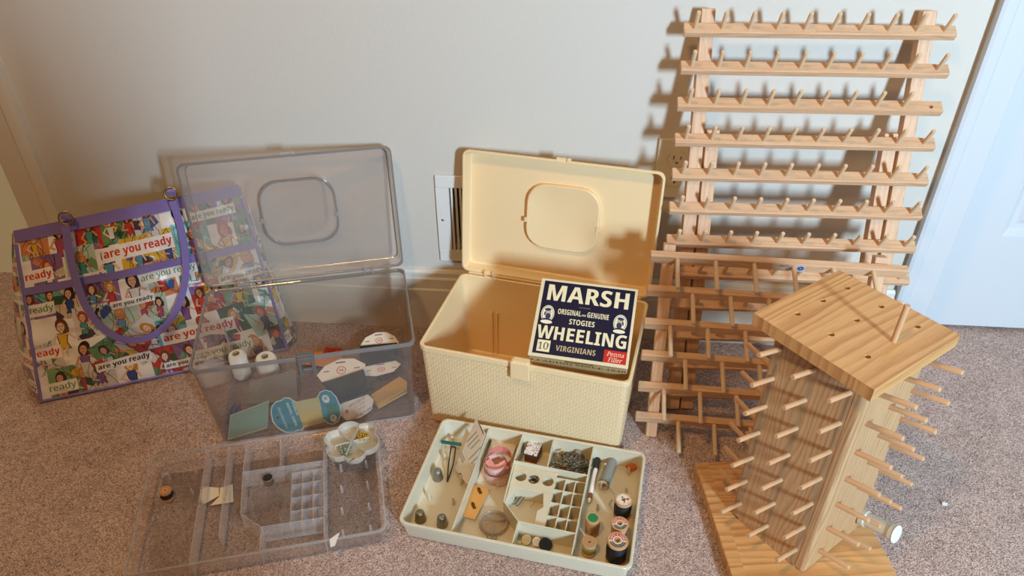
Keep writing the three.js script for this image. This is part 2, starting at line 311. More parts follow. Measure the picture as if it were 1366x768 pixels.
// return-air register on the wall
{
  const a = onZ(580, 233, 0.004), x0 = -0.2605, x1 = -0.148, y0 = 0.1695, y1 = 0.3615;
  const o = thing('wall_register', 'white metal wall vent with vertical louvres beside the cream sewing box lid', 'vent', [(x0 + x1) / 2, y0, 0]);
  const w = x1 - x0, h = y1 - y0, b = 0.026; const F = [bx(w, b, 0.004, 0, b / 2, 0.003, 0.0015), bx(w, b, 0.004, 0, h - b / 2, 0.003, 0.0015), bx(b, h - 2 * b, 0.004, -w / 2 + b / 2, h / 2, 0.003, 0.0005), bx(b, h - 2 * b, 0.004, w / 2 - b / 2, h / 2, 0.003, 0.0005)];
  mk('faceplate', merge(F), M.ventWhite, o);
  { const dw = w - 2 * b + 0.002, dh = h - 2 * b + 0.002, D = 0.3, t = 0.001; mk('duct', merge([bx(t, dh, D, -dw / 2, h / 2, -D / 2 - 0.001, 0), bx(t, dh, D, dw / 2, h / 2, -D / 2 - 0.001, 0), bx(dw, t, D, 0, h / 2 - dh / 2, -D / 2 - 0.001, 0), bx(dw, t, D, 0, h / 2 + dh / 2, -D / 2 - 0.001, 0), bx(dw, dh, t, 0, h / 2, -D - 0.001, 0)]), std({ color: 0x8b8a86, roughness: 0.6, metalness: 0.6 }), o); }
  for (let i = 0; i < 7; i++) { const g = bx(0.0036, h - 2 * b, 0.0045, 0, 0, 0, 0.0005); g.rotateY(0.5); g.translate(-w / 2 + b + 0.0045 + i * (w - 2 * b - 0.009) / 6, h / 2, 0.0035); mk('louvre', g, M.ventWhite, o); }
  for (const s of [-1, 1]) mk('screw', xf(lathe([[0, 0.0016], [0.002, 0.0012], [0.003, 0]], 10), { p: [s * (w / 2 - 0.011), h / 2, 0.005], r: [Math.PI / 2, 0, 0] }), M.steel, o);
}
// wall outlet
{
  const o = thing('wall_outlet', 'ivory duplex wall outlet half hidden behind the large thread rack', 'outlet', [0.1865, 0.334, 0]);
  const circ = (r, lim, cx, cy, rev) => { const f = []; for (let i = 0; i < 28; i++) { const a = i / 28 * Math.PI * 2; f.push(new THREE.Vector2(cx + r * Math.cos(a), cy + Math.max(-lim, Math.min(lim, r * Math.sin(a))))); } return rev ? f.reverse() : f; };
  const rect = (cx, cy, w, h) => new THREE.Path([[cx - w / 2, cy - h / 2], [cx - w / 2, cy + h / 2], [cx + w / 2, cy + h / 2], [cx + w / 2, cy - h / 2]].map(q => new THREE.Vector2(...q)));
  const ps = new THREE.Shape([[-0.035, 0], [0.035, 0], [0.035, 0.114], [-0.035, 0.114]].map(q => new THREE.Vector2(...q)));
  for (const y of [0.0375, 0.0765]) ps.holes.push(new THREE.Path(circ(0.0178, 0.0149, 0, y, true)));
  const pl = new THREE.ExtrudeGeometry(ps, { depth: 0.003, bevelEnabled: true, bevelSize: 0.0006, bevelThickness: 0.0015, bevelSegments: 2 }); pl.translate(0, 0, 0.0015); mk('cover_plate', pl, M.plate, o);
  for (const y of [0.0375, 0.0765]) {
    const ss = new THREE.Shape(circ(0.0172, 0.0143, 0, y)); ss.holes.push(rect(-0.0063, y + 0.0035, 0.0024, 0.0085), rect(0.0063, y + 0.0035, 0.0024, 0.007), new THREE.Path(circ(0.0026, 0.0026, 0, y - 0.0065, true)));
    const g = new THREE.ExtrudeGeometry(ss, { depth: 0.0072, bevelEnabled: false }); g.translate(0, 0, 0.0006); mk('socket', g, M.plate, o);
  }
  mk('plate_screw', xf(new THREE.CylinderGeometry(0.003, 0.003, 0.001, 12), { p: [0, 0.057, 0.0063], r: [Math.PI / 2, 0, 0] }), M.steel, o);
}

// ───────────────────────── thread racks ─────────────────────────
const board = (w, h, d, grain, rad = 0.0015) => metreUV(bx(w, h, d, 0, 0, 0, rad), grain, [rr(0, 0.5), rr(0, 0.16)]);
{
  // large rack: twelve rails of ten upright pegs, leaning on the wall
  const lean = 0.29257, sp = 0.057441, y1 = 0.6496, el = 58 * Math.PI / 180, LEN = 0.418;
  const o = thing('thread_rack', 'tall beech thread rack of twelve pegged rails leaning against the wall', 'thread rack', [0.3736, 0, 0.0458], 0.0232);
  const dn = V(0, -Math.cos(lean), Math.sin(lean)), m = V(0, Math.sin(lean), Math.cos(lean)), nA = V(0, Math.sin(el), Math.cos(el)), tA = V(0, Math.cos(el), -Math.sin(el));
  const A = 0.020, B = 0.012, variants = [0, 1, 2, 3].map(() => board(LEN, B, A, 'x'));
  const ds = new THREE.Shape([[-1, -1], [1, -1], [1, 1], [-1, 1]].map(([x, y]) => new THREE.Vector2(x * LEN / 2, y * A / 2))), dh = new THREE.Path(); dh.absarc(0.191, -A * 0.04, 0.0034, 0, Math.PI * 2, true); ds.holes.push(dh);
  const dg = new THREE.ExtrudeGeometry(ds, { depth: B - 0.003, bevelEnabled: false, curveSegments: 12 }); dg.rotateX(-Math.PI / 2); dg.translate(0, -B / 2 + 0.003, 0);
  const drilled = metreUV(merge([dg, bx(LEN, 0.003, A, 0, -B / 2 + 0.0015, 0, 0)]), 'x', [0.2, 0.1]);
  const q = new THREE.Quaternion().setFromRotationMatrix(new THREE.Matrix4().makeBasis(V(1, 0, 0), nA, tA.clone().negate()));
  const pegG = rod(V(0, -0.004, 0), V(0, 0.035, 0), 0.0035, 10); const pegQ = new THREE.Quaternion().setFromUnitVectors(UP, nA);
  for (let i = 0; i < 12; i++) {
    const N = V(0, y1, 0).addScaledVector(dn, i * sp), C = N.clone().addScaledVector(tA, A / 2).addScaledVector(nA, -B / 2);
    const rail = mk('rail', i === 2 ? drilled : variants[i % 4], M.beech, o); rail.position.copy(C); rail.quaternion.copy(q);
    for (let k = 0; k < 10; k++) {
      const x = lerp(-0.192, 0.191, k / 9), p = N.clone().addScaledVector(tA, A * 0.46).setX(x);
      if (i === 2 && k === 9) continue;                            // its peg is lost, only the drilled hole is left
      const pg = mk('peg', pegG, M.beechPeg, o); pg.position.copy(p); pg.quaternion.copy(pegQ); pg.rotateY(rr(0, 6)); o.updateMatrixWorld(true); rail.attach(pg);
    }
  }
  const legAt = (x, s0, s1, off, w, d) => { // along the lean, s measured downward from row 1
    const L = s1 - s0, c = V(x, y1, 0).addScaledVector(dn, (s0 + s1) / 2).addScaledVector(m, off), g = mk('leg', board(w, L, d, 'y'), M.beech, o); g.position.copy(c); g.rotation.x = -lean; return g; };
  const sFloor = y1 / Math.cos(lean) - 0.012;
  for (const [x, sg] of [[-0.171, 1], [0.168, -1]]) {
    legAt(x, -0.036, sFloor, -0.0235, 0.022, 0.019);
    legAt(x + sg * 0.0255, 3 * sp - 0.02, sFloor, -0.0265, 0.022, 0.019);
  }
}
{
  // second rack, upside down in front of it: six rails of long pegs in staggered rows
  const L1 = V(0.1339, 0.333, 0.2109), R1 = V(0.5399, 0.333, 0.2259), L6 = V(0.133, 0.05, 0.2979);
  const LEN = L1.distanceTo(R1), yaw = -Math.atan2(R1.z - L1.z, R1.x - L1.x), lean = Math.atan2(L6.z - L1.z, L1.y - L6.y), sp = Math.hypot(L6.z - L1.z, L1.y - L6.y) / 5;
  const o = thing('cone_thread_rack', 'beech cone thread rack with long pegs, upside down in front of the tall rack', 'thread rack', [(L1.x + R1.x) / 2, 0, (L1.z + R1.z) / 2], yaw);
  const el = -20 * Math.PI / 180, dn = V(0, -Math.cos(lean), Math.sin(lean)), m = V(0, Math.sin(lean), Math.cos(lean)), nF = V(0, Math.sin(el), Math.cos(el)), tT = V(0, Math.cos(el), -Math.sin(el));
  const FH = 0.019, TD = 0.0125, vs = [0, 1, 2].map(() => board(LEN, FH, TD, 'x'));
  const q = new THREE.Quaternion().setFromRotationMatrix(new THREE.Matrix4().makeBasis(V(1, 0, 0), tT, nF));
  const pegG = rod(V(0, 0, -0.004), V(0, 0, 0.058), 0.0037, 10, false);
  const pegQ = new THREE.Quaternion().setFromUnitVectors(FWD, nF);
  let labelRail;
  for (let i = 0; i < 6; i++) {
    const N = V(0, L1.y, 0).addScaledVector(dn, i * sp), C = N.clone().addScaledVector(tT, -FH / 2).addScaledVector(nF, -TD / 2);
    const rail = mk('rail', vs[i % 3], M.beech, o); rail.position.copy(C); rail.quaternion.copy(q); if (!i) labelRail = rail;
    const n = i % 2 ? 5 : 6, x0 = -LEN / 2 + 0.0440 + (i % 2 ? 0.0308 : 0);
    for (let k = 0; k < n; k++) { const p = mk('peg', pegG, M.beechPeg, o); p.position.copy(N.clone().addScaledVector(tT, -0.0055).setX(x0 + k * 0.0618)); p.quaternion.copy(pegQ); o.updateMatrixWorld(true); rail.attach(p); }
  }
  const tx = canvasTex(512, 160, (c, w, h) => {
    c.fillStyle = '#dccdb8'; c.fillRect(0, 0, w, h); c.save(); c.translate(w / 2, h / 2); c.rotate(Math.PI);
    c.fillStyle = '#2a5fb0'; c.save(); c.translate(-190, 0); for (let i = 0; i < 8; i++) { c.rotate(Math.PI / 4); c.beginPath(); c.moveTo(0, 0); c.lineTo(22, -38); c.lineTo(0, -66); c.lineTo(-22, -38); c.closePath(); c.fill(); } c.fillStyle = '#dccdb8'; c.beginPath(); c.arc(0, 0, 10, 0, 7); c.fill(); c.restore();
    c.fillStyle = '#3b3836'; c.font = 'italic bold 62px sans-serif'; c.fillText('June', -90, -8); c.fillText('Tailor', -20, 62); c.restore(); });
  const lb = bx(0.052, 0.0165, 0.0003, 0.019, 0, TD / 2 + 0.0002, 0); mk('printed_label', lb, std({ map: tx, roughness: 0.6 }), labelRail);
  const legAt = (x, s0, s1) => { const L = s1 - s0, c = V(x, L1.y, 0).addScaledVector(dn, (s0 + s1) / 2).addScaledVector(m, -0.0215), g = mk('leg', board(0.0195, L, 0.017, 'y'), M.beech, o); g.position.copy(c); g.rotation.x = -lean; };
  const sF = L1.y / Math.cos(lean) - 0.008; legAt(-LEN / 2 + 0.031, -0.017, sF); legAt(LEN / 2 - 0.04, -0.017, sF);
}

// ───────────────────────── peg tower ─────────────────────────
{
  const c = V(0.370, 0, 0.476), S = 0.137, colYaw = -49.3 * Math.PI / 180;     // local x = along the left face, local z = right face normal? (see below)
  const o = thing('spool_tower', 'pine spool tower with pegs on all four sides standing on a square board', 'spool tower', [c.x, 0, c.z]);
  const bc = V(0.23, 0, 0.368), by = 7.8 * Math.PI / 180, BS = 0.243, BD = 0.25;
  const base = mk('base_board', metreUV(bx(BS, 0.019, BD, 0, 0, 0, 0.002, 2), 'x', [0.1, 0.02]), M.pine, o);
  { base.rotation.y = by; const X = V(1, 0, 0).applyAxisAngle(UP, base.rotation.y), Z = V(0, 0, 1).applyAxisAngle(UP, base.rotation.y); const ctr = bc.clone().addScaledVector(X, BS / 2).addScaledVector(Z, BD / 2).sub(c); base.position.set(ctr.x, 0.0095, ctr.z); }
  const u1 = V(0.652, 0, 0.758), n1 = V(-0.758, 0, 0.652), u2 = V(0.758, 0, -0.652), n2 = V(0.652, 0, 0.758);
  // column: two wide boards (right and its opposite) with rounded edges, two panels set between
  const y0 = 0.019, y1 = 0.393, hh = y1 - y0, T = 0.019;
  const addBoard = (name, w, n, u, off, rad, mat, th = T) => { const g = mk(name, metreUV(bx(w, hh, th, 0, 0, 0, rad, 3), 'y', [rr(0, 0.5), rr(0, 0.16)]), mat, o); g.position.copy(n.clone().multiplyScalar(off).setY(y0 + hh / 2)); g.quaternion.setFromRotationMatrix(new THREE.Matrix4().makeBasis(u, UP, n)); return g; };
  const sideB = {}; sideB.right = addBoard('side_board', S, n2, u2.clone(), S / 2 - T / 2, 0.006, M.pineFine); sideB.left = addBoard('side_board', S, n2.clone().negate(), u2.clone().negate(), S / 2 - T / 2, 0.006, M.pineFine);
  sideB.front = addBoard('side_board', S - 2 * T + 0.009, n1, u1.clone(), S / 2 - T / 2 - 0.0004, 0.0008, M.pineFine); sideB.back = addBoard('side_board', S - 2 * T + 0.009, n1.clone().negate(), u1.clone().negate(), S / 2 - T / 2 - 0.0004, 0.0008, M.pineFine);
  // top board
  const TS = 0.1765, a1 = V(0.629, 0, 0.777), a2 = V(0.777, 0, -0.629), tc = V(-0.0035, 0.4025, 0.0005);
  const sq = new THREE.Shape([[-1, -1], [1, -1], [1, 1], [-1, 1]].map(([x, y]) => new THREE.Vector2(x * TS / 2, y * TS / 2))), holes = [];
  for (let i = 0; i < 3; i++) for (let j = 0; j < 3; j++) {
    const p = a1.clone().multiplyScalar(-0.0565 + i * 0.0515).addScaledVector(a2, 0.057 - j * 0.0515).setY(0.4121);
    if (i === 2 && j === 1) { mk('peg', rod(p.clone().setY(0.40), p.clone().add(V(0.0005, 0.056, 0.001)), 0.0037, 12, false), M.towerPeg, o); continue; }
    const d = p.clone().sub(tc), h = new THREE.Path(); h.absarc(d.dot(a2), -d.dot(a1), 0.0038, 0, Math.PI * 2, true); sq.holes.push(h);
  }
  const tg = new THREE.ExtrudeGeometry(sq, { depth: 0.0135, bevelEnabled: false, curveSegments: 14 }); tg.rotateX(-Math.PI / 2); tg.translate(0, -0.004, 0);
  const top = mk('top_board', metreUV(merge([tg, bx(TS, 0.0056, TS, 0, -0.0067, 0, 0.0008)]), 'x', [0.3, 0.06]), M.pine, o);
  top.position.copy(tc); top.quaternion.setFromRotationMatrix(new THREE.Matrix4().makeBasis(a2, UP, a1));
  const pv = (n) => n.clone().multiplyScalar(0.047).setY(0.0128);
  const faces = [[u1, n1, -0.004, 'front'], [u2, n2, 0.0095, 'right'], [u1.clone().negate(), n1.clone().negate(), 0, 'back'], [u2.clone().negate(), n2.clone().negate(), 0, 'left']];
  o.updateMatrixWorld(true);
  for (const [u, n, sh, bd] of faces) {
    const d = pv(n), g = rod(d.clone().normalize().multiplyScalar(-0.006), d, 0.0036, 12, false);
    for (let k = 0; k < 7; k++) for (let j = 0; j < 3; j++) { const p = mk('peg', g, M.towerPeg, o); p.position.copy(u.clone().multiplyScalar(sh + (j - 1) * 0.0515).addScaledVector(n, S / 2 - 0.0005).setY(0.0555 + k * 0.0518)); p.updateMatrixWorld(true); sideB[bd].attach(p); }
  }
  // empty white spool slipped over one of the low pegs on the right side
  const b = c.clone().addScaledVector(u2, 0.0095 + 0.0515).addScaledVector(n2, S / 2).setY(0.0555), dir = pv(n2).normalize();
  const R = 0.0135, r = 0.0105, Ls = 0.057, pr = [[0.0042, 0.004], [R, 0.004], [R, 0.010], [r, 0.012], [r, Ls - 0.008], [R, Ls - 0.006], [R, Ls], [0.0042, Ls], [0.0042, 0.004]];
  const sp = thing('plastic_spool', 'clear plastic spool with white ends pushed on a low peg of the pine tower', 'spool', [b.x, b.y, b.z]);
  const qd = new THREE.Quaternion().setFromUnitVectors(UP, dir);
  const body = mk('barrel', toCreasedNormals(lathe([[0.0042, 0.003], [R, 0.003], [R, 0.010], [r + 0.001, 0.012], [r + 0.001, Ls - 0.010], [R, Ls - 0.008], [R, Ls - 0.0022], [0.0042, Ls - 0.0022], [0.0042, 0.003]], 28), 0.6), std({ color: 0xeee6d2, roughness: 0.25, transmission: 0.35, thickness: 0 }), sp); body.quaternion.copy(qd);
  const cap = mk('end_cap', lathe([[0.0, Ls - 0.002], [R + 0.0003, Ls - 0.002], [R + 0.0003, Ls], [0, Ls]], 28), M.white, sp); cap.quaternion.copy(qd);
}

// ───────────────────────── sewing boxes ─────────────────────────
const RRct = (L, Wd, r) => roundRect(L, Wd, Math.max(r, 0.001), 5);
function shellGeo({ L, Wd, h, ins, t, lip, r, flange = 0.009 }) {
  const R = (d, rr_) => RRct(L - 2 * d, Wd - 2 * d, rr_);
  return loft([
    { pts: R(ins + 0.004, r * 0.8), y: 0 }, { pts: R(ins, r), y: 0.004 }, { pts: R(lip, r), y: h - flange - 0.002 }, { pts: R(0, r + lip * 0.5), y: h - flange }, { pts: R(0, r + lip * 0.5), y: h - 0.001 }, { pts: R(0.001, r), y: h },
    { pts: R(lip + t - 0.001, r), y: h }, { pts: R(lip + t, r), y: h - 0.001 }, { pts: R(ins + t, r * 0.9), y: t + 0.003 }, { pts: R(ins + t + 0.003, r * 0.8), y: t }], true, true, 0.55);
}
// outer walls only up to the lip carry the moulded weave; the rim, the inside and the floor are smooth
function wovenGeo({ L, Wd, h, ins, lip, r, flange = 0.009 }) {
  const R = (d, q) => RRct(L - 2 * d, Wd - 2 * d, q), e = 0.0006;
  return loft([{ pts: R(ins - e, r), y: 0.006 }, { pts: R(lip - e, r), y: h - flange - 0.004 }, { pts: R(lip + 0.0005, r), y: h - flange - 0.0035 }, { pts: R(ins + 0.0005, r), y: 0.0055 }, { pts: R(ins - e, r), y: 0.006 }], false, false, 0.5);
}
function lidGeo({ L, Hd, dep, t, r }) { return shellGeo({ L, Wd: Hd, h: dep, ins: 0.006, t, lip: 0.0022, r, flange: 0.006 }); }
function plateauGeo(w, d, r, y0, hgt, t) {
  const R = (q, k) => RRct(w - 2 * q, d - 2 * q, k);
  return loft([{ pts: R(0, r), y: y0 }, { pts: R(0.0005, r), y: y0 + hgt - 0.0015 }, { pts: R(0.002, r), y: y0 + hgt }, { pts: R(0.006, r), y: y0 + hgt - 0.0004 }, { pts: R(0.007, r), y: y0 + hgt - 0.0008 }], false, true, 0.5);
}
function ringGeo(L, Wd, r, y0, y1, t) { const R = d => RRct(L - 2 * d, Wd - 2 * d, r); return loft([{ pts: R(0), y: y0 }, { pts: R(0), y: y1 - 0.0006 }, { pts: R(0.0006), y: y1 }, { pts: R(t - 0.0006), y: y1 }, { pts: R(t), y: y1 - 0.0006 }, { pts: R(t), y: y0 }, { pts: R(0), y: y0 }], false, false, 0.5); }
function lidGroup(o, p, mats) {     // a lid swung up on its hinge, its open side to the room
  const g = new THREE.Group(); g.name = 'lid'; o.add(g);
  const a = Math.PI / 2 - p.ph; g.rotation.x = a;
  const v = V(0, Math.cos(p.ph), -Math.sin(p.ph)), nrm = V(0, Math.sin(p.ph), Math.cos(p.ph));
  const hinge = V(0, p.h + 0.004, -p.Wd / 2 - 0.002);
  g.position.copy(hinge.clone().addScaledVector(v, p.Hd / 2).addScaledVector(nrm, -p.dep));
  mk('lid_shell', lidGeo(p), mats.lid, g);
  mk('handle_recess', xf(plateauGeo(0.136, 0.126, 0.036, p.t - 0.0002, p.plate || 0.010), { p: [0.006, 0, -0.006] }), mats.lid, g);
  for (const s of [-1, 1]) mk('pivot_notch', bx(0.007, 0.0035, 0.009, 0.006 + s * 0.0675, p.t + 0.0095, 0.004, 0.0005), mats.notch, g);
  if (mats.rim) { mk('lid_rim', ringGeo(p.L + 0.0008, p.Hd + 0.0008, p.r, p.dep - 0.005, p.dep + 0.0004, 0.0034), mats.rim, g); mk('recess_rim', xf(ringGeo(0.138, 0.128, 0.037, p.t + 0.004, p.t + 0.0106, 0.003), { p: [0.006, 0, -0.006] }), mats.rim, g); mk('inner_ridge', ringGeo(p.L - 0.016, p.Hd - 0.016, p.r, p.t - 0.0002, p.t + 0.0018, 0.0016), mats.rim, g); }
  mk('catch', merge([bx(0.018, 0.006, 0.005, 0, p.dep - 0.004, -p.Hd / 2 - 0.0018, 0.0008), bx(0.007, 0.007, 0.006, 0.014, p.dep - 0.002, -p.Hd / 2 - 0.002, 0.0008)]), mats.edge, g);
  return g;
}
function hinges(o, p, xs, mat) {
  for (const x of xs) mk('hinge', merge([bx(0.022, 0.014, 0.004, x, p.h - 0.001, -p.Wd / 2 - 0.001, 0.001), bx(0.004, 0.016, 0.008, x - 0.008, p.h + 0.004, -p.Wd / 2 + 0.001, 0.001), bx(0.004, 0.016, 0.008, x + 0.008, p.h + 0.004, -p.Wd / 2 + 0.001, 0.001), xf(new THREE.CylinderGeometry(0.002, 0.002, 0.024, 8), { p: [x, p.h + 0.005, -p.Wd / 2 - 0.002], r: [0, 0, Math.PI / 2] })]), mat, o);
}
const CB = { L: 0.3646, Wd: 0.232, h: 0.186, ins: 0.0087, t: 0.0022, lip: 0.003, r: 0.012, ph: 0.15, Hd: 0.241, dep: 0.027, c: V(-0.0502, 0, 0.2155), yaw: -0.1885 };
const KB = { L: 0.372, Wd: 0.2365, h: 0.186, ins: 0.0125, t: 0.002, lip: 0.003, r: 0.013, ph: 0.12, Hd: 0.2425, dep: 0.026, c: V(-0.468, 0, 0.2265), yaw: 0.2845 };
{
  const o = thing('sewing_box', 'open cream plastic sewing box with woven front and lid swung up against the wall', 'sewing box', [CB.c.x, 0, CB.c.z], CB.yaw);
  mk('body', shellGeo(CB), M.cream, o); mk('woven_side', wovenGeo(CB), M.creamWeave, o);
  lidGroup(o, { ...CB }, { lid: M.cream, edge: M.cream, notch: M.cream });
  hinges(o, CB, [-0.125, 0.125], M.cream);
  mk('hinge_rail', bx(CB.L - 0.03, 0.004, 0.004, 0, CB.h + 0.0025, -CB.Wd / 2 - 0.001, 0.001), M.cream, o);
  // clasp on the front rim
  const cl = merge([bx(0.033, 0.036, 0.007, 0, CB.h - 0.012, CB.Wd / 2 + 0.0028, 0.002, 2), bx(0.028, 0.008, 0.014, 0, CB.h + 0.004, CB.Wd / 2 - 0.002, 0.002), bx(0.004, 0.012, 0.008, -0.0135, CB.h + 0.001, CB.Wd / 2 - 0.001, 0.001), bx(0.004, 0.012, 0.008, 0.0135, CB.h + 0.001, CB.Wd / 2 - 0.001, 0.001)]);
  mk('clasp', cl, M.cream, o);
  // guide ribs inside the back wall
  for (const x of [-0.118, -0.108]) mk('rib', bx(0.0022, 0.105, 0.006, x, 0.058, -CB.Wd / 2 + CB.ins + 0.003, 0.0006), M.cream, o);
}
{
  const o = thing('clear_sewing_box', 'open clear smoky plastic sewing box holding thread cards, lid swung up', 'sewing box', [KB.c.x, 0, KB.c.z], KB.yaw);
  mk('body', shellGeo(KB), M.clear, o);
  lidGroup(o, { ...KB, plate: 0.010 }, { lid: M.clearLid, edge: M.clearEdge, notch: M.clearEdge, rim: M.clearRim });
  hinges(o, KB, [-0.118, 0.118], M.clearEdge);
  mk('rim_bead', ringGeo(KB.L + 0.001, KB.Wd + 0.001, KB.r, KB.h - 0.0065, KB.h + 0.0004, 0.0036), M.clearRim, o); mk('base_rim', ringGeo(KB.L - 2 * KB.ins + 0.0006, KB.Wd - 2 * KB.ins + 0.0006, KB.r, 0.0005, 0.0045, 0.0016), M.clearEdge, o);
  const z = KB.Wd / 2 + 0.0025, y = KB.h - 0.018;
  mk('clasp', merge([bx(0.006, 0.040, 0.006, -0.009, y, z, 0.001), bx(0.006, 0.040, 0.006, 0.013, y, z, 0.001), bx(0.018, 0.010, 0.008, 0.002, y + 0.015, z, 0.002), bx(0.017, 0.008, 0.007, 0.002, y - 0.008, z, 0.002), bx(0.028, 0.005, 0.012, 0.002, y + 0.020, z - 0.006, 0.001)]), M.clasp, o);
  for (const s of [-1, 1]) mk('rib', bx(0.002, 0.1, 0.008, s * (KB.L / 2 - KB.ins - 0.006), 0.06, -KB.Wd / 2 + KB.ins + 0.012, 0.0005), M.clearEdge, o);
}
// local point in one of the boxes -> world
const inBox = (B, x, y, z) => V(x, y, z).applyAxisAngle(UP, B.yaw).add(B.c);

// a slab whose outline is read off on the plane it lies on
function slab(px, P0, n, thick, mat, parent, name, { bevel = 0, map = null, lift = 0 } = {}) {
  const pts = px.map(([u, v]) => onPlane(u, v, P0, n)); const O = pts.reduce((a, b) => a.add(b), V(0, 0, 0)).multiplyScalar(1 / pts.length);
  const ex = UP.clone().cross(n); if (ex.length() < 0.2) ex.set(1, 0, 0).addScaledVector(n, -n.x); ex.normalize(); const ey = n.clone().cross(ex).normalize();
  const sh = pts.map(p => { const d = p.clone().sub(O); return [d.dot(ex), d.dot(ey)]; });
  let area = 0; sh.forEach((a, i) => { const b = sh[(i + 1) % sh.length]; area += a[0] * b[1] - a[1] * b[0]; }); if (area < 0) sh.reverse();
  const g = extrude(sh, thick, bevel); const xs = sh.map(a => a[0]), ys = sh.map(a => a[1]), x0 = Math.min(...xs), x1 = Math.max(...xs), y0 = Math.min(...ys), y1 = Math.max(...ys);
  const p = g.attributes.position, uv = g.attributes.uv; for (let i = 0; i < p.count; i++) uv.setXY(i, (p.getX(i) - x0) / (x1 - x0), (p.getY(i) - y0) / (y1 - y0));
  const m = mk(name, g, mat, parent); m.quaternion.setFromRotationMatrix(new THREE.Matrix4().makeBasis(ex, ey, n)); m.position.copy(O).addScaledVector(n, lift); return m;
}
const polyBlob = (cx, cy, rx, ry, ang, n = 20) => Array.from({ length: n }, (_, i) => { const a = i / n * Math.PI * 2, x = rx * Math.cos(a), y = ry * Math.sin(a), c = Math.cos(ang), s = Math.sin(ang); return [cx + x * c - y * s, cy + x * s + y * c]; });
const planeOf = (A, B, C) => { const n = B.clone().sub(A).cross(C.clone().sub(A)).normalize(); if (n.y < 0) n.negate(); return n; };

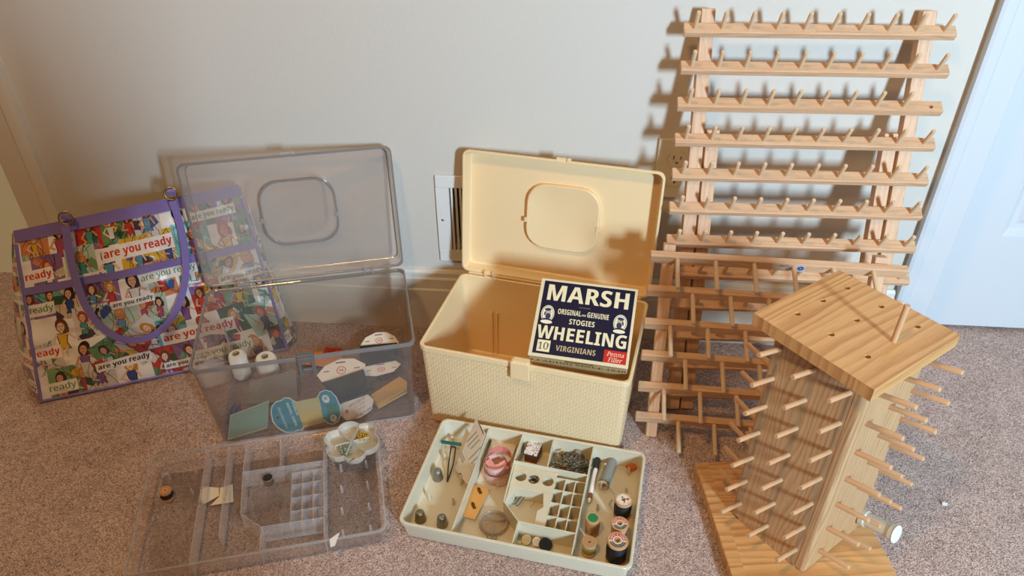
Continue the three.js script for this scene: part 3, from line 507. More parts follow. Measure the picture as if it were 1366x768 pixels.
// ───────────────────────── cigar box ─────────────────────────
{
  const w = 0.1635, h = 0.1405, d = 0.062, yaw = -0.134, el = 1.03;
  const n = V(Math.sin(yaw) * Math.cos(el), Math.sin(el), Math.cos(yaw) * Math.cos(el)), rt = V(Math.cos(yaw), 0, -Math.sin(yaw)), up = n.clone().cross(rt);
  const C = V(0.0288, 0.2415, 0.2785);
  const o = thing('cigar_box', 'cardboard cigar box with dark blue lettered label propped in the cream sewing box', 'cigar box', [0, 0, 0]);
  o.quaternion.setFromRotationMatrix(new THREE.Matrix4().makeBasis(rt, up, n)); o.position.copy(C);
  const card = std({ color: 0xd9bd8b, roughness: 0.6 });
  mk('box_body', bx(w - 0.002, h - 0.002, d - 0.004, 0, 0, -d / 2 - 0.002, 0.001), card, o);
  mk('lid_board', bx(w, h, 0.004, 0, 0, -0.002, 0.0008), std({ color: 0xe6d6ae, roughness: 0.5 }), o);
  const lab = canvasTex(1024, 846, (c, W_, H_) => {
    c.fillStyle = '#0d0e2e'; c.fillRect(0, 0, W_, H_);
    const g = c; const T = (t, x, y, px, wd, font = 'bold', col = '#efe0b6', fam = 'sans-serif') => { g.save(); g.fillStyle = col; g.font = `${font} ${px}px ${fam}`; const m = g.measureText(t).width; g.translate(x, y); g.scale(wd / m, 1); g.textAlign = 'center'; g.fillText(t, 0, 0); g.restore(); };
    T('MARSH', 510, 225, 262, 960); T('MARSH', 515, 225, 262, 960);
    T('ORIGINAL', 335, 372, 84, 265); T('AND', 497, 368, 30, 52); T('GENUINE', 655, 372, 84, 245); T('STOGIES', 490, 475, 84, 290);
    T('WHEELING', 512, 672, 208, 1000); T('WHEELING', 516, 672, 208, 1000);
    T('VIRGINIANS', 470, 790, 84, 440, 'bold', '#c9b182');
    g.fillStyle = '#efe0b6'; g.fillRect(40, 690, 145, 130); g.fillStyle = '#23201a'; g.font = '110px serif'; g.fillText('10', 46, 794); g.font = '44px serif'; g.fillText('c', 158, 750);
    g.fillStyle = '#c8281c'; g.fillRect(778, 706, 246, 140); T('Penna', 900, 770, 66, 190, 'italic', '#f0dcc0', 'serif'); T('Filler', 900, 832, 66, 150, 'italic', '#f0dcc0', 'serif');
    g.fillStyle = '#8f8250'; g.fillRect(430, 268, 130, 5);
    for (const [x, y, f] of [[95, 385, 1], [905, 390, -1]]) {      // two oval bearded heads
      g.save(); g.translate(x, y); g.scale(f, 1); g.fillStyle = '#f1e6c8'; g.beginPath(); g.ellipse(0, 0, 74, 98, 0, 0, 7); g.fill(); g.fillStyle = '#1b1d3d'; g.beginPath(); g.ellipse(0, 0, 64, 88, 0, 0, 7); g.fill(); g.fillStyle = '#f1e6c8'; g.beginPath(); g.ellipse(0, 0, 60, 84, 0, 0, 7); g.fill();
      g.fillStyle = '#2a2b44'; g.beginPath(); g.ellipse(0, 92, 66, 40, 0, Math.PI, 0); g.fill(); g.fillStyle = '#cdbf9c'; g.beginPath(); g.ellipse(4, -14, 34, 44, 0, 0, 7); g.fill(); g.fillStyle = '#3a3a52'; g.beginPath(); g.ellipse(-2, -48, 36, 18, -0.1, 0, 7); g.fill(); g.beginPath(); g.ellipse(8, 28, 30, 34, 0, 0, 7); g.fill(); g.beginPath(); g.ellipse(-30, 0, 9, 26, 0.2, 0, 7); g.fill(); g.fillRect(-8, -20, 10, 5); g.fillRect(18, -20, 10, 5); g.restore();
      g.fillStyle = '#f1e6c8'; g.beginPath(); g.ellipse(x, y + 96, 66, 22, 0, 0, 7); g.fill();
    }
  });
  mk('label', bx(w * 0.935, h * 0.93, 0.0004, 0.001, 0.0005, 0.0001, 0), std({ map: lab, roughness: 0.5, specularIntensity: 0.5 }), o);
  const edge = canvasTex(1024, 200, (c, W_, H_) => { c.fillStyle = '#d4b67e'; c.fillRect(0, 0, W_, H_); c.fillStyle = '#4a3316'; c.fillRect(380, 10, 300, 42); c.fillStyle = '#d4b67e'; c.font = 'bold 30px sans-serif'; c.textAlign = 'center'; c.fillText('HANDY PACKAGE', 530, 42); c.fillStyle = '#2e1c08'; c.font = 'bold 96px serif'; c.fillText('LEADING SINCE 1840', 512, 146); });
  mk('edge_print', (() => { const g = new THREE.PlaneGeometry(w * 0.97, 0.024); g.rotateX(Math.PI / 2); g.translate(0, -h / 2 - 0.0003, -0.0165); return g; })(), std({ map: edge, roughness: 0.5, side: THREE.DoubleSide }), o);
}

// ───────────────────────── notions trays ─────────────────────────
function trayThing(name, label, P) {
  const o = thing(name, label, 'tray', [P.c.x, 0, P.c.z], P.yaw);
  mk('tray_shell', shellGeo({ L: P.L, Wd: P.Wd, h: P.h, ins: 0.006, t: 0.0018, lip: 0.003, r: 0.012, flange: 0.007 }), P.mat, o);
  if (P.bead) mk('rim_bead', ringGeo(P.L + 0.0008, P.Wd + 0.0008, 0.0135, P.h - 0.0030, P.h + 0.0004, 0.0034), M.clearEdge, o);
  const kx = P.L / 0.362, kz = P.Wd / 0.232, top = P.h - 0.002, f0 = 0.0019;
  const wall = (x0, z0, x1, z1, y1 = top) => { x0 *= kx; x1 *= kx; z0 *= kz; z1 *= kz; const L = Math.hypot(x1 - x0, z1 - z0), g = bx(L + 0.001, y1 - f0, 0.0018, 0, 0, 0, 0.0005); g.rotateY(-Math.atan2(z1 - z0, x1 - x0)); g.translate((x0 + x1) / 2, (y1 + f0) / 2, (z0 + z1) / 2); return g; };
  const wl = (...a) => mk('divider', wall(...a), P.div, o);
  wl(-0.0945, -0.1095, -0.0945, 0.1095); wl(0.0915, -0.1095, 0.0915, 0.1095);
  mk('divider', merge([wall(-0.033, -0.1095, -0.034, -0.049), wall(-0.034, -0.049, -0.0305, 0.0366), wall(-0.0305, 0.0366, 0.001, 0.0686), wall(0.001, 0.0686, 0.0012, 0.1095)]), P.div, o);
  wl(0.0215, -0.1095, 0.0232, -0.049); wl(-0.034, -0.049, 0.0910, -0.046); wl(0.001, 0.0686, 0.0910, 0.0705);
  if (P.extra) wl(-0.061, -0.1095, -0.0585, 0.072);
  // block with three round bobbin wells, and the shaped frame round the open well
  const yb = 0.030, sh = (pts) => new THREE.Shape(pts.map(([x, z]) => new THREE.Vector2(x * kx, -z * kz)));
  const b1 = sh([[-0.0325, -0.0475], [0.041, -0.0455], [0.041, -0.0015], [0.0265, -0.0005], [-0.0202, -0.0015], [-0.0300, -0.002]]);
  for (const [x, z] of [[-0.0165, -0.0245], [0.0055, -0.024], [0.0293, -0.0245]]) { const h = new THREE.Path(); h.absarc(x * kx, -z * kz, 0.0095, 0, Math.PI * 2, true); b1.holes.push(h); }
  const ext = (s) => { const g = new THREE.ExtrudeGeometry(s, { depth: yb - f0 - 0.0008, bevelEnabled: true, bevelSize: 0.0006, bevelThickness: 0.0006, bevelSegments: 1, curveSegments: 14 }); g.rotateX(-Math.PI / 2); g.translate(0, f0, 0); return g; };
  mk('bobbin_block', ext(b1), P.block || P.div, o);
  mk('well_frame', ext(sh([[0.0265, -0.001], [0.040, -0.0015], [0.040, 0.067], [0.026, 0.0662], [0.0245, 0.037], [0.0325, 0.027]])), P.block || P.div, o);
  mk('well_frame', ext(sh([[-0.0295, -0.0015], [-0.0205, -0.0015], [-0.022, 0.012], [-0.0275, 0.0245], [-0.0295, 0.030]])), P.block || P.div, o);
  const gx = [0.041, 0.0575, 0.0740, 0.0905], gz = [-0.0455, -0.036, -0.011, 0.0155, 0.042, 0.069];
  for (let i = 0; i < 3; i++) wl(gx[i], -0.036, gx[i], 0.0685, yb); for (let j = 1; j < 5; j++) wl(0.041, gz[j], 0.0905, gz[j], yb);
  const peg = lathe([[0, 0], [0.0027, 0], [0.0019, 0.016], [0.0012, 0.0172], [0, 0.0174]], 10);
  for (const x of [-0.1585, -0.1165, 0.1150, 0.1560]) for (const z of P.zs) { if (P.skip && P.skip(x, z)) continue; const g = mk('peg', peg, P.peg, o); g.position.set(x * kx, f0, z * kz); }
  return o;
}
const TR = { c: V(-0.0505, 0, 0.4585), yaw: -0.1511, L: 0.362, Wd: 0.232, h: 0.040, mat: M.creamTray, div: M.creamTray, peg: M.creamTray, zs: [-0.095, -0.052, -0.009, 0.034, 0.0765], skip: (x, z) => (z > 0.07) || (z > 0.02 && x > 0) || (Math.abs(x) > 0.15 && Math.abs(z + 0.009) < 0.01) };
const KT = { c: V(-0.475, 0, 0.5035), yaw: 0.2955, L: 0.380, Wd: 0.236, h: 0.040, mat: M.clearTray, div: M.clearDiv, block: M.clearTray, peg: M.clearDiv, bead: true, extra: true, zs: [-0.093, -0.048, -0.003, 0.042, 0.085], skip: (x, z) => x < -0.15 && Math.abs(z + 0.048) < 0.01 };
trayThing('notions_tray', 'pale cream plastic notions tray full of sewing notions in front of the cream box', TR);
trayThing('clear_notions_tray', 'clear plastic notions tray with pegs and dividers, nearly empty, on the carpet', KT);
const inTray = (B, x, y, z) => V(x, y, z).applyAxisAngle(UP, B.yaw).add(B.c);
const FLR = 0.0021;

// ───────────────────────── notions in the cream tray ─────────────────────────
const z7 = (x, y) => [520 + x * 0.2968, 540 + y * 0.2968];
const at7 = (x, y, h) => onY(...z7(x, y), h);
function thimble() {
  const g = lathe([[0.0066, 0], [0.0091, 0], [0.0093, 0.0012], [0.0088, 0.002], [0.0085, 0.006], [0.0076, 0.0155], [0.0066, 0.0192], [0.004, 0.0212], [0, 0.0218], [0, 0.0212], [0.0037, 0.0206], [0.006, 0.0188], [0.0069, 0.0155], [0.0078, 0.006], [0.0066, 0]], 28);
  return g;
}
{
  const dim = dataTex(256, 128, (x, y) => { const n = 20, X = x * n, Y = y * 10 + (Math.floor(X) & 1) * 0.5, fx = X - Math.floor(X) - 0.5, fy = Y - Math.floor(Y) - 0.5; const v = y > 0.25 && y < 0.62 ? 255 * sstep(0.15, 0.4, Math.hypot(fx, fy)) : 255; return [v, v, v]; }, false);
  const m1 = std({ color: 0x9b9890, metalness: 1, roughness: 0.38, bumpMap: dim, bumpScale: 0.0004 }), m2 = std({ color: 0x8d8468, metalness: 1, roughness: 0.42, bumpMap: dim, bumpScale: 0.0004 });
  const spec = [[214, 300, m1, 'silver metal thimble standing beside the green-handled hook in the cream tray'], [135, 488, m2, 'tarnished brassy thimble standing in the corner of the cream tray'], [233, 508, m1, 'silver metal thimble standing against the divider of the cream tray']];
  for (const [x, y, m, l] of spec) { const p = at7(x, y, 0.018); const o = single('thimble', thimble(), m, l, 'thimble'); o.position.set(p.x, FLR, p.z); }
}
// hook with teal handle, tweezers
{
  const a = at7(232, 165, 0.022), b = at7(322, 178, 0.022), o = thing('seam_tool', 'slim sewing hook with dark teal handle lying in the cream tray', 'hook');
  mk('handle', rod(a, b, 0.0030, 12), std({ color: 0x0f5a52, roughness: 0.35 }), o); const d = b.clone().sub(a).normalize();
  mk('shaft', rod(b, b.clone().addScaledVector(d, 0.012).add(V(0, -0.004, 0)), 0.0008, 6), M.steel, o);
  const t = thing('tweezers', 'thin brown metal tweezers leaning beside the needle card', 'tweezers'), tm = std({ color: 0x5b4334, metalness: 0.7, roughness: 0.45 });
  const q1 = at7(276, 185, 0.024), q2 = at7(296, 190, 0.024), e = at7(258, 345, 0.004);
  mk('arm', strap([q1, q1.clone().lerp(e, 0.5).add(V(-0.001, 0, 0)), e], V(0.9, 0.3, 0), 0.003, 0.0012, 12), tm, t); mk('arm', strap([q2, q2.clone().lerp(e, 0.5).add(V(0.003, 0, 0)), e], V(0.9, 0.3, 0), 0.003, 0.0012, 12), tm, t);
  mk('bridge', rod(q1, q2, 0.0015, 6), tm, t);
}
// needle cards leaning on the divider
{
  const tex = canvasTex(256, 512, (c, w, h) => { c.fillStyle = '#efe6d6'; c.fillRect(0, 0, w, h); c.fillStyle = '#7a4a40'; c.fillRect(20, 18, 90, 12); c.fillStyle = '#6b655c'; for (const [x, a, b] of [[60, 90, 250], [85, 90, 260], [110, 95, 235], [150, 90, 300], [178, 100, 290], [205, 110, 280]]) for (let y = a; y < b; y += 9) c.fillRect(x, y, 9, 5); c.fillStyle = '#bdb3a2'; c.fillRect(20, 318, 200, 3); c.fillStyle = '#6b655c'; for (const y of [350, 368, 386]) c.fillRect(40, y, 100, 7); c.strokeStyle = '#3f3a34'; c.lineWidth = 6; c.beginPath(); c.arc(190, 470, 16, 0, 7); c.stroke(); });
  const A = at7(292, 287, 0.005), B = at7(388, 62, 0.062), C = at7(350, 358, 0.015), n = planeOf(A, B, C);
  const o = thing('needle_card', 'white printed needle card leaning upright on the tray divider', 'card'); slab([z7(388, 62), z7(431, 128), z7(350, 358), z7(292, 287)], A, n, 0.0008, std({ map: tex, roughness: 0.7 }), o, 'card');
  const o2 = thing('needle_card', 'plain white card edge tucked behind the printed needle card', 'card'); slab([z7(345, 104), z7(400, 190), z7(345, 330), z7(298, 250)], A.clone().addScaledVector(n, -0.004), n, 0.0008, M.paper, o2, 'card');
}
// folded paper under the tape measure
{
  const o = thing('paper_slip', 'creased cream paper slip under the pink tape measure', 'paper'), n = V(0.02, 1, 0.12).normalize();
  slab([z7(465, 143), z7(574, 162), z7(532, 300), z7(385, 362)], at7(470, 250, 0.006), n, 0.0007, M.paper, o, 'sheet');
}
// pink tape measure in loose coils
{
  const tex = canvasTex(2048, 128, (c, w, h) => { c.fillStyle = '#f0c9bd'; c.fillRect(0, 0, w, h); c.fillStyle = '#e59a90'; c.fillRect(0, 0, w, 10); c.fillRect(0, h - 10, w, 10); c.fillStyle = '#6b4a48'; for (let x = 0; x < w; x += 16) c.fillRect(x, h - 10 - (x % 64 ? 22 : 44), 3, x % 64 ? 22 : 44); c.font = 'bold 60px sans-serif'; c.fillStyle = '#a8323a'; for (let k = 0; k < 16; k++) c.fillText(String(k % 9 + 1), 40 + k * 128, 66); });
  tex.wrapS = THREE.RepeatWrapping;
  const tapeM = std({ map: tex, roughness: 0.45, side: THREE.DoubleSide }), pinkM = std({ color: 0xdc7f78, roughness: 0.45 });
  const o = thing('tape_measure', 'pink cloth tape measure in loose coils on a paper slip', 'tape measure'); const ctr = at7(482, 290, 0.015);
  const coil = (r0, r1, turns, ph, yb, tilt, wid, zoff) => patch((u, v) => { const a = ph + v * turns * Math.PI * 2, r = lerp(r0, r1, v), y = yb + u * wid; return V(ctr.x + r * 0.98 * Math.cos(a) + y * tilt[0], y + 0.001 + tilt[2] * Math.sin(a) * r, ctr.z + zoff + r * 1.0 * Math.sin(a) + y * tilt[1]); }, 2, Math.round(64 * turns), 0.0005, (u, v) => [v * turns * 1.6, 1 - u]);
  mk('tape_coil', coil(0.0215, 0.0255, 1.15, 0.6, 0.0032, [0, -0.15, 0.08], 0.0155, 0.004), tapeM, o);
  mk('tape_coil', coil(0.0175, 0.021, 1.3, 2.2, 0.012, [-0.1, -0.1, 0.12], 0.0150, -0.004), tapeM, o);
  mk('tape_coil', coil(0.0200, 0.0208, 0.62, 3.3, 0.0195, [0.1, -0.25, -0.05], 0.010, -0.010), pinkM, o);
  mk('tape_end', strap([V(ctr.x - 0.018, 0.026, ctr.z - 0.008), V(ctr.x - 0.004, 0.023, ctr.z + 0.008), V(ctr.x + 0.016, 0.026, ctr.z - 0.004)], V(0, 1, 0.5), 0.015, 0.0006, 16), tapeM, o);
}
// kraft card with two hooks, clear round case with needles
{
  const o = thing('hook_card', 'orange brown kraft card with two brass hooks', 'card'), n = V(0, 1, 0);
  slab([z7(367, 356), z7(450, 380), z7(382, 516), z7(328, 500)], V(0, 0.008, 0), n, 0.0009, std({ color: 0xd69a4c, roughness: 0.75 }), o, 'card');
  for (const [x, y] of [[403, 385], [376, 452]]) { const p = at7(x, y, 0.0102), pts = [[-0.006, 0.001], [0.002, 0.0016], [0.006, 0.0004], [0.005, -0.0018], [0, -0.0014], [-0.006, -0.002]].map(([a, b]) => V(p.x - b * 0.9 - a * 0.42, 0.0102, p.z - a * 0.9 + b * 0.3)); mk('hook', tube(pts, 0.0011, 20, 6), std({ color: 0x6b431a, metalness: 0.8, roughness: 0.4 }), o); }
  const c = at7(466, 528, 0.008), k = thing('needle_case', 'clear round plastic needle case lying flat beside the kraft card', 'needle case', [c.x, 0.0025, c.z], -0.15);
  const ringM = std({ color: 0xe6e0d8, roughness: 0.12, transmission: 0.82, thickness: 0 });
  mk('ring', lathe([[0.0205, 0], [0.0232, 0], [0.0238, 0.002], [0.0238, 0.007], [0.0225, 0.0085], [0.0205, 0.0085], [0.0205, 0]], 40), ringM, k);
  mk('disc', lathe([[0, 0.001], [0.0206, 0.001], [0.0206, 0.0016], [0, 0.0016]], 40), std({ color: 0xf2e8d2, roughness: 0.15, transmission: 0.85, thickness: 0 }), k);
  mk('tab', bx(0.016, 0.005, 0.006, 0.004, 0.003, 0.0255, 0.001), ringM, k);
  for (const [a, z] of [[0.08, -0.004], [0.16, 0.001], [-0.02, -0.008]]) mk('needle', rod(V(-0.018, 0.003, z + a * 0.02), V(0.018, 0.003, z - a * 0.08), 0.0004, 5), M.steel, k);
  for (const x of [-0.003, 0.003]) mk('needle', rod(V(x, 0.003, 0.004), V(x * 0.7, 0.003, 0.018), 0.0004, 5), M.steel, k);
}
// tiny patterned box
{
  const tex = canvasTex(256, 384, (c, w, h) => { c.fillStyle = '#ece6dc'; c.fillRect(0, 0, w, h); const cols = ['#b32233', '#2f5b4a', '#3a3a55', '#c65b68', '#7d7f86', '#8b2f5a']; for (let i = 0; i < 120; i++) { c.save(); c.translate(rnd() * w, rnd() * h); c.rotate(rnd() * 6.3); c.fillStyle = cols[i % 6]; c.beginPath(); c.ellipse(0, 0, 6 + rnd() * 16, 3 + rnd() * 6, 0, 0, 7); c.fill(); c.restore(); } });
  const p = at7(645, 190, 0.024), o = thing('patterned_box', 'tiny brown box with a red and white flowered top', 'box', [p.x, FLR, p.z], -0.25);
  mk('box_body', bx(0.0225, 0.019, 0.032, 0, 0.0095, 0, 0.0008), std({ color: 0x6b3a1c, roughness: 0.6 }), o);
  const lid = bx(0.0235, 0.004, 0.033, 0, 0.021, 0, 0.0006); const uv = lid.attributes.uv, ps = lid.attributes.position; for (let i = 0; i < uv.count; i++) uv.setXY(i, ps.getX(i) / 0.0235 + 0.5, ps.getZ(i) / 0.033 + 0.5);
  mk('lid', lid, std({ map: tex, roughness: 0.5 }), o);
}
// safety pins piled in their cell
{
  const pinG = (L, w, open) => { const pts = [V(-L / 2, 0, w * 0.1), V(-L / 2 - 0.0012, 0, w * 0.5), V(-L / 2, 0, w * 0.9), V(-L / 4, 0, w), V(L / 2 - 0.003, 0, w * 0.75)], q = [V(-L / 2, 0, w * 0.1), V(-L / 4, 0, 0), V(0, 0, -0.0004 - open), V(L / 2 - 0.003, 0, w * 0.15 - open)]; return [merge([tube(pts, 0.00055, 14, 5), tube(q, 0.0005, 12, 5), xf(new THREE.TorusGeometry(0.0012, 0.0005, 5, 10), { p: [-L / 2 - 0.0002, 0, w * 0.5], r: [Math.PI / 2, 0, 0] })]), xf(bx(0.0055, 0.0022, w * 1.15, 0, 0, 0, 0.001), { p: [L / 2 - 0.0012, 0, w * 0.42] })]; };
  const kinds = [pinG(0.027, 0.0055, 0), pinG(0.022, 0.005, 0), pinG(0.032, 0.006, 0.0004)], mats = [M.pinSteel, M.brass, M.steel];
  for (let i = 0; i < 120; i++) {
    const o = thing('safety_pin', 'metal safety pin in the heap of pins in the cream tray', 'safety pin', [0, 0, 0], 0, 'heap of safety pins'); const k = kinds[i % 3], mm = mats[i % 7 === 3 ? 1 : i % 3 === 2 ? 2 : 0];
    mk('wire', k[0], mm, o); mk('cap', k[1], mm, o);
    const a = rr(0, 6.28), ex = 0.019, ez = 0.0165; const p = inTray(TR, 0.0575 + rr(-ex, ex), 0.004 + 0.016 * (i / 120) + rr(0, 0.003), -0.080 + rr(-ez, ez));
    o.position.copy(p); o.scale.setScalar(1.15); o.rotation.set(rr(-0.35, 0.35), a, rr(-0.35, 0.35), 'YXZ');
  }
}
// hairpins and a loose needle in the shaped well, a bobbin in one well
{
  const hp = (pts) => tube(pts, 0.0009, 24, 6), y = 0.006;
  const mkPin = (x0, y0, x1, y1, w, l, h) => { const a = at7(x0, y0, h), b = at7(x1, y1, h), d = b.clone().sub(a).normalize(), s = V(-d.z, 0, d.x).multiplyScalar(w); single('hairpin', hp([a.clone().add(s), a.clone().lerp(b, 0.5).addScaledVector(s, 1.2), b.clone().add(s), b.clone().addScaledVector(d, w * 1.2), b.clone().sub(s), a.clone().lerp(b, 0.5).addScaledVector(s, -1), a.clone().sub(s)]), M.pinSteel, l, 'hairpin'); };
  mkPin(628, 372, 572, 448, 0.0022, 'bent steel hairpin lying along the edge of the shaped well', 0.010); mkPin(608, 366, 556, 440, 0.0026, 'dark wire hairpin in the corner of the shaped well', 0.006); mkPin(592, 372, 548, 432, 0.002, 'short hairpin under the other hairpins', 0.004);
  single('sewing_needle', rod(at7(692, 388, 0.006), at7(632, 458, 0.004), 0.0004, 6), M.steel, 'loose steel needle lying in the shaped well', 'needle');
  const p = at7(645, 322, 0.022); const o = thing('bobbin', 'metal bobbin sitting in the middle round well of the cream tray', 'bobbin', [p.x, 0.016, p.z]); mk('bobbin_body', lathe([[0.003, 0.012], [0.0082, 0.012], [0.0084, 0.011], [0.004, 0.010], [0.004, 0.0015], [0.0084, 0.001], [0.0084, 0], [0.003, 0], [0.003, 0.012]], 24), M.pinSteel, o);
}
// buttons
{
  const btn = (r, h) => { const s = new THREE.Shape(); s.absarc(0, 0, r, 0, Math.PI * 2); for (const [x, y] of [[-1, 0], [1, 0]]) { const q = new THREE.Path(); q.absarc(x * r * 0.2, y, r * 0.1, 0, Math.PI * 2, true); s.holes.push(q); } const g = new THREE.ExtrudeGeometry(s, { depth: h, bevelEnabled: true, bevelSize: 0.0005, bevelThickness: 0.0005, bevelSegments: 2, curveSegments: 20 }); g.rotateX(-Math.PI / 2); return g; };
  const b1 = single('button', btn(0.0098, 0.0018), std({ color: 0x0e0d14, roughness: 0.3 }), 'large black round button leaning on the white button', 'button'); b1.position.copy(at7(700, 628, 0.010)); b1.rotation.set(0.35, 0, -0.1);
  const b2 = single('button', btn(0.0068, 0.0015), std({ color: 0xf0e6d4, roughness: 0.3 }), 'small white two-hole button beside the black button', 'button'); b2.position.copy(at7(660, 615, 0.009)); b2.rotation.set(0.4, 0, -0.2);
  const b3 = single('button', btn(0.0075, 0.0015), std({ color: 0xd9c8a2, roughness: 0.3 }), 'mottled cream shell button at the divider', 'button'); b3.position.copy(at7(615, 606, 0.008)); b3.rotation.set(0.5, 0, 0.35);
  const b4 = single('button', btn(0.0032, 0.0012), std({ color: 0xf2e49a, roughness: 0.3 }), 'tiny pale yellow button in the corner of the button cell', 'button'); b4.position.copy(at7(580, 618, 0.005));
}
// pencil, lying spool, wax
{
  const a = at7(937, 228, 0.011), b = at7(893, 446, 0.006), d = b.clone().sub(a), L = d.length(); d.normalize();
  const o = thing('marking_pencil', 'white marking pencil with a black grip cap', 'pencil'), P = t => a.clone().addScaledVector(d, t * L);
  mk('grip', rod(P(0.29), P(0), 0.0050, 14), std({ color: 0x17161a, roughness: 0.5 }), o); mk('barrel', rod(P(0.28), P(0.80), 0.0038, 12, false), std({ color: 0xeadcd0, roughness: 0.4 }), o); mk('collar', rod(P(0.79), P(0.90), 0.0037, 12, false), std({ color: 0x8a4a22, roughness: 0.5 }), o);
  const tip = lathe([[0.0034, 0], [0.0026, 0.005], [0.001, 0.008], [0, 0.0085]], 12); tip.applyQuaternion(new THREE.Quaternion().setFromUnitVectors(UP, d)); const q = P(0.895); tip.translate(q.x, q.y, q.z); mk('tip', tip, std({ color: 0xe9d9b8, roughness: 0.5 }), o);
  const s0 = at7(1003, 238, 0.011), s1 = at7(957, 362, 0.011), dd = s1.clone().sub(s0), SL = dd.length(); dd.normalize(); const sp = thing('thread_spool', 'wooden spool of shiny grey thread lying on its side', 'spool', [s0.x, 0.0115, s0.z]); const qq = new THREE.Quaternion().setFromUnitVectors(UP, dd.setY(0).normalize());
  const w = mk('spool_core', lathe([[0.0025, 0], [0.0085, 0], [0.009, 0.002], [0.007, 0.004], [0.007, SL - 0.004], [0.009, SL - 0.002], [0.0085, SL], [0.0025, SL], [0.0025, 0]], 24), std({ color: 0xd9c3a0, roughness: 0.5 }), sp); w.quaternion.copy(qq);
  const th = mk('thread', lathe([[0.007, 0.0035], [0.0088, 0.005], [0.0086, SL * 0.5], [0.0088, SL - 0.006], [0.007, SL - 0.0035]], 24), threadMat(0x8b8880), sp); th.quaternion.copy(qq);
  const e = s1.clone(), e2 = at7(1010, 405, 0.012); mk('thread_tail', tube([V(e.x - s0.x, 0, e.z - s0.z), V((e.x + e2.x) / 2 - s0.x, 0.004, (e.z + e2.z) / 2 - s0.z - 0.002), V(e2.x - s0.x, 0.002, e2.z - s0.z)], 0.0003, 16, 5), std({ color: 0x5a5660, roughness: 0.7 }), sp);
  const wg = new THREE.IcosahedronGeometry(0.0095, 2), wp = wg.attributes.position; for (let i = 0; i < wp.count; i++) { const v = V(wp.getX(i), wp.getY(i), wp.getZ(i)), k = 0.75 + 0.6 * noiseFree(v.x * 160 + 9, v.z * 160 + v.y * 120 + 9); wp.setXYZ(i, v.x * k * 1.25, v.y * k * 0.75, v.z * k * 0.85); } wg.computeVertexNormals();
  const wx = single('wax_chunk', toCreasedNormals(wg, 0.3), std({ color: 0xd06a2c, roughness: 0.35 }), 'broken lump of orange wax in the tray corner', 'wax'); const wpos = at7(1095, 270, 0.010); wx.position.set(wpos.x, FLR + 0.0065, wpos.z); wx.rotation.set(0.1, 0.4, 0);
}
// upright wooden thread spools
function spoolTop(bg, up, low, t1, t2, holeCol) {
  return canvasTex(256, 256, (c) => {
    c.fillStyle = '#c99a66'; c.fillRect(0, 0, 256, 256); c.fillStyle = bg; c.beginPath(); c.arc(128, 128, 108, 0, 7); c.fill();
    if (up) { c.strokeStyle = up; c.lineWidth = 44; c.beginPath(); c.arc(128, 128, 84, Math.PI * 1.0, Math.PI * 2.0); c.stroke(); c.strokeStyle = low; c.beginPath(); c.arc(128, 128, 84, Math.PI * 0.08, Math.PI * 0.92); c.stroke(); }
    const arc = (t, r, a0, a1, col, px, flip) => { c.fillStyle = col; c.font = `bold ${px}px sans-serif`; c.textAlign = 'center'; [...t].forEach((ch, i) => { const a = lerp(a0, a1, (i + 0.5) / t.length); c.save(); c.translate(128 + r * Math.cos(a), 128 + r * Math.sin(a)); c.rotate(a + (flip ? -Math.PI / 2 : Math.PI / 2)); c.fillText(ch, 0, 0); c.restore(); }); };
    if (t1) arc(t1, up ? 74 : 86, Math.PI * 1.04, Math.PI * 1.96, up ? '#f3e6d2' : '#3a3230', 30); if (t2) arc(t2, up ? 93 : 96, Math.PI * 0.92, Math.PI * 0.08, up ? '#e8dcc6' : '#3a3230', up ? 24 : 26, true);
    if (!up && t1) { c.fillStyle = '#d8584a'; c.beginPath(); c.arc(190, 118, 26, 0, 7); c.fill(); c.fillStyle = '#23202a'; c.beginPath(); c.arc(108, 84, 13, 0, 7); c.fill(); c.beginPath(); c.arc(138, 176, 13, 0, 7); c.fill(); }
    if (holeCol) { c.fillStyle = '#b48a58'; c.beginPath(); c.arc(128, 128, up ? 46 : 34, 0, 7); c.fill(); }
  });
}
function standSpool(label, x, y, R, h, tex, thread, { wood = M.spoolWood, waist = 0.8, rot = 0, place, bore = 0.2, cover = false } = {}) {
  const p = place || at7(x, y, FLR + h), o = thing('thread_spool', label, 'spool', [p.x, place ? p.y : FLR, p.z], rot), r = R * 0.55;
  mk('spool_core', toCreasedNormals(lathe([[R * 0.19, 0], [R * 0.96, 0], [R, 0.001], [R, 0.0035], [r, 0.0075], [r, h - 0.0075], [R, h - 0.0035], [R, h - 0.001], [R * 0.96, h], [R * bore, h], [R * 0.19, h - 0.0006], [R * 0.19, 0]], 28), 0.5), wood, o);
  if (thread) mk('thread', lathe([[r, 0.006], [R * waist, 0.007], [R * (waist + 0.05), h * 0.5], [R * waist, h - 0.007], [r, h - 0.006]], 28), thread, o);
  if (tex) { const sh = new THREE.Shape(); sh.absarc(0, 0, R * 0.94, 0, Math.PI * 2); if (!cover) { const hp = new THREE.Path(); hp.absarc(0, 0, R * 0.205, 0, Math.PI * 2, true); sh.holes.push(hp); } const g = new THREE.ExtrudeGeometry(sh, { depth: 0.0004, bevelEnabled: false, curveSegments: 18 }); g.rotateX(-Math.PI / 2); const uv = g.attributes.uv, ps = g.attributes.position; for (let i = 0; i < uv.count; i++) uv.setXY(i, ps.getX(i) / (1.88 * R) + 0.5, 0.5 - ps.getZ(i) / (1.88 * R)); g.translate(0, h, 0); mk('paper_label', g, std({ map: tex, roughness: 0.6 }), o); }
  return o;
}
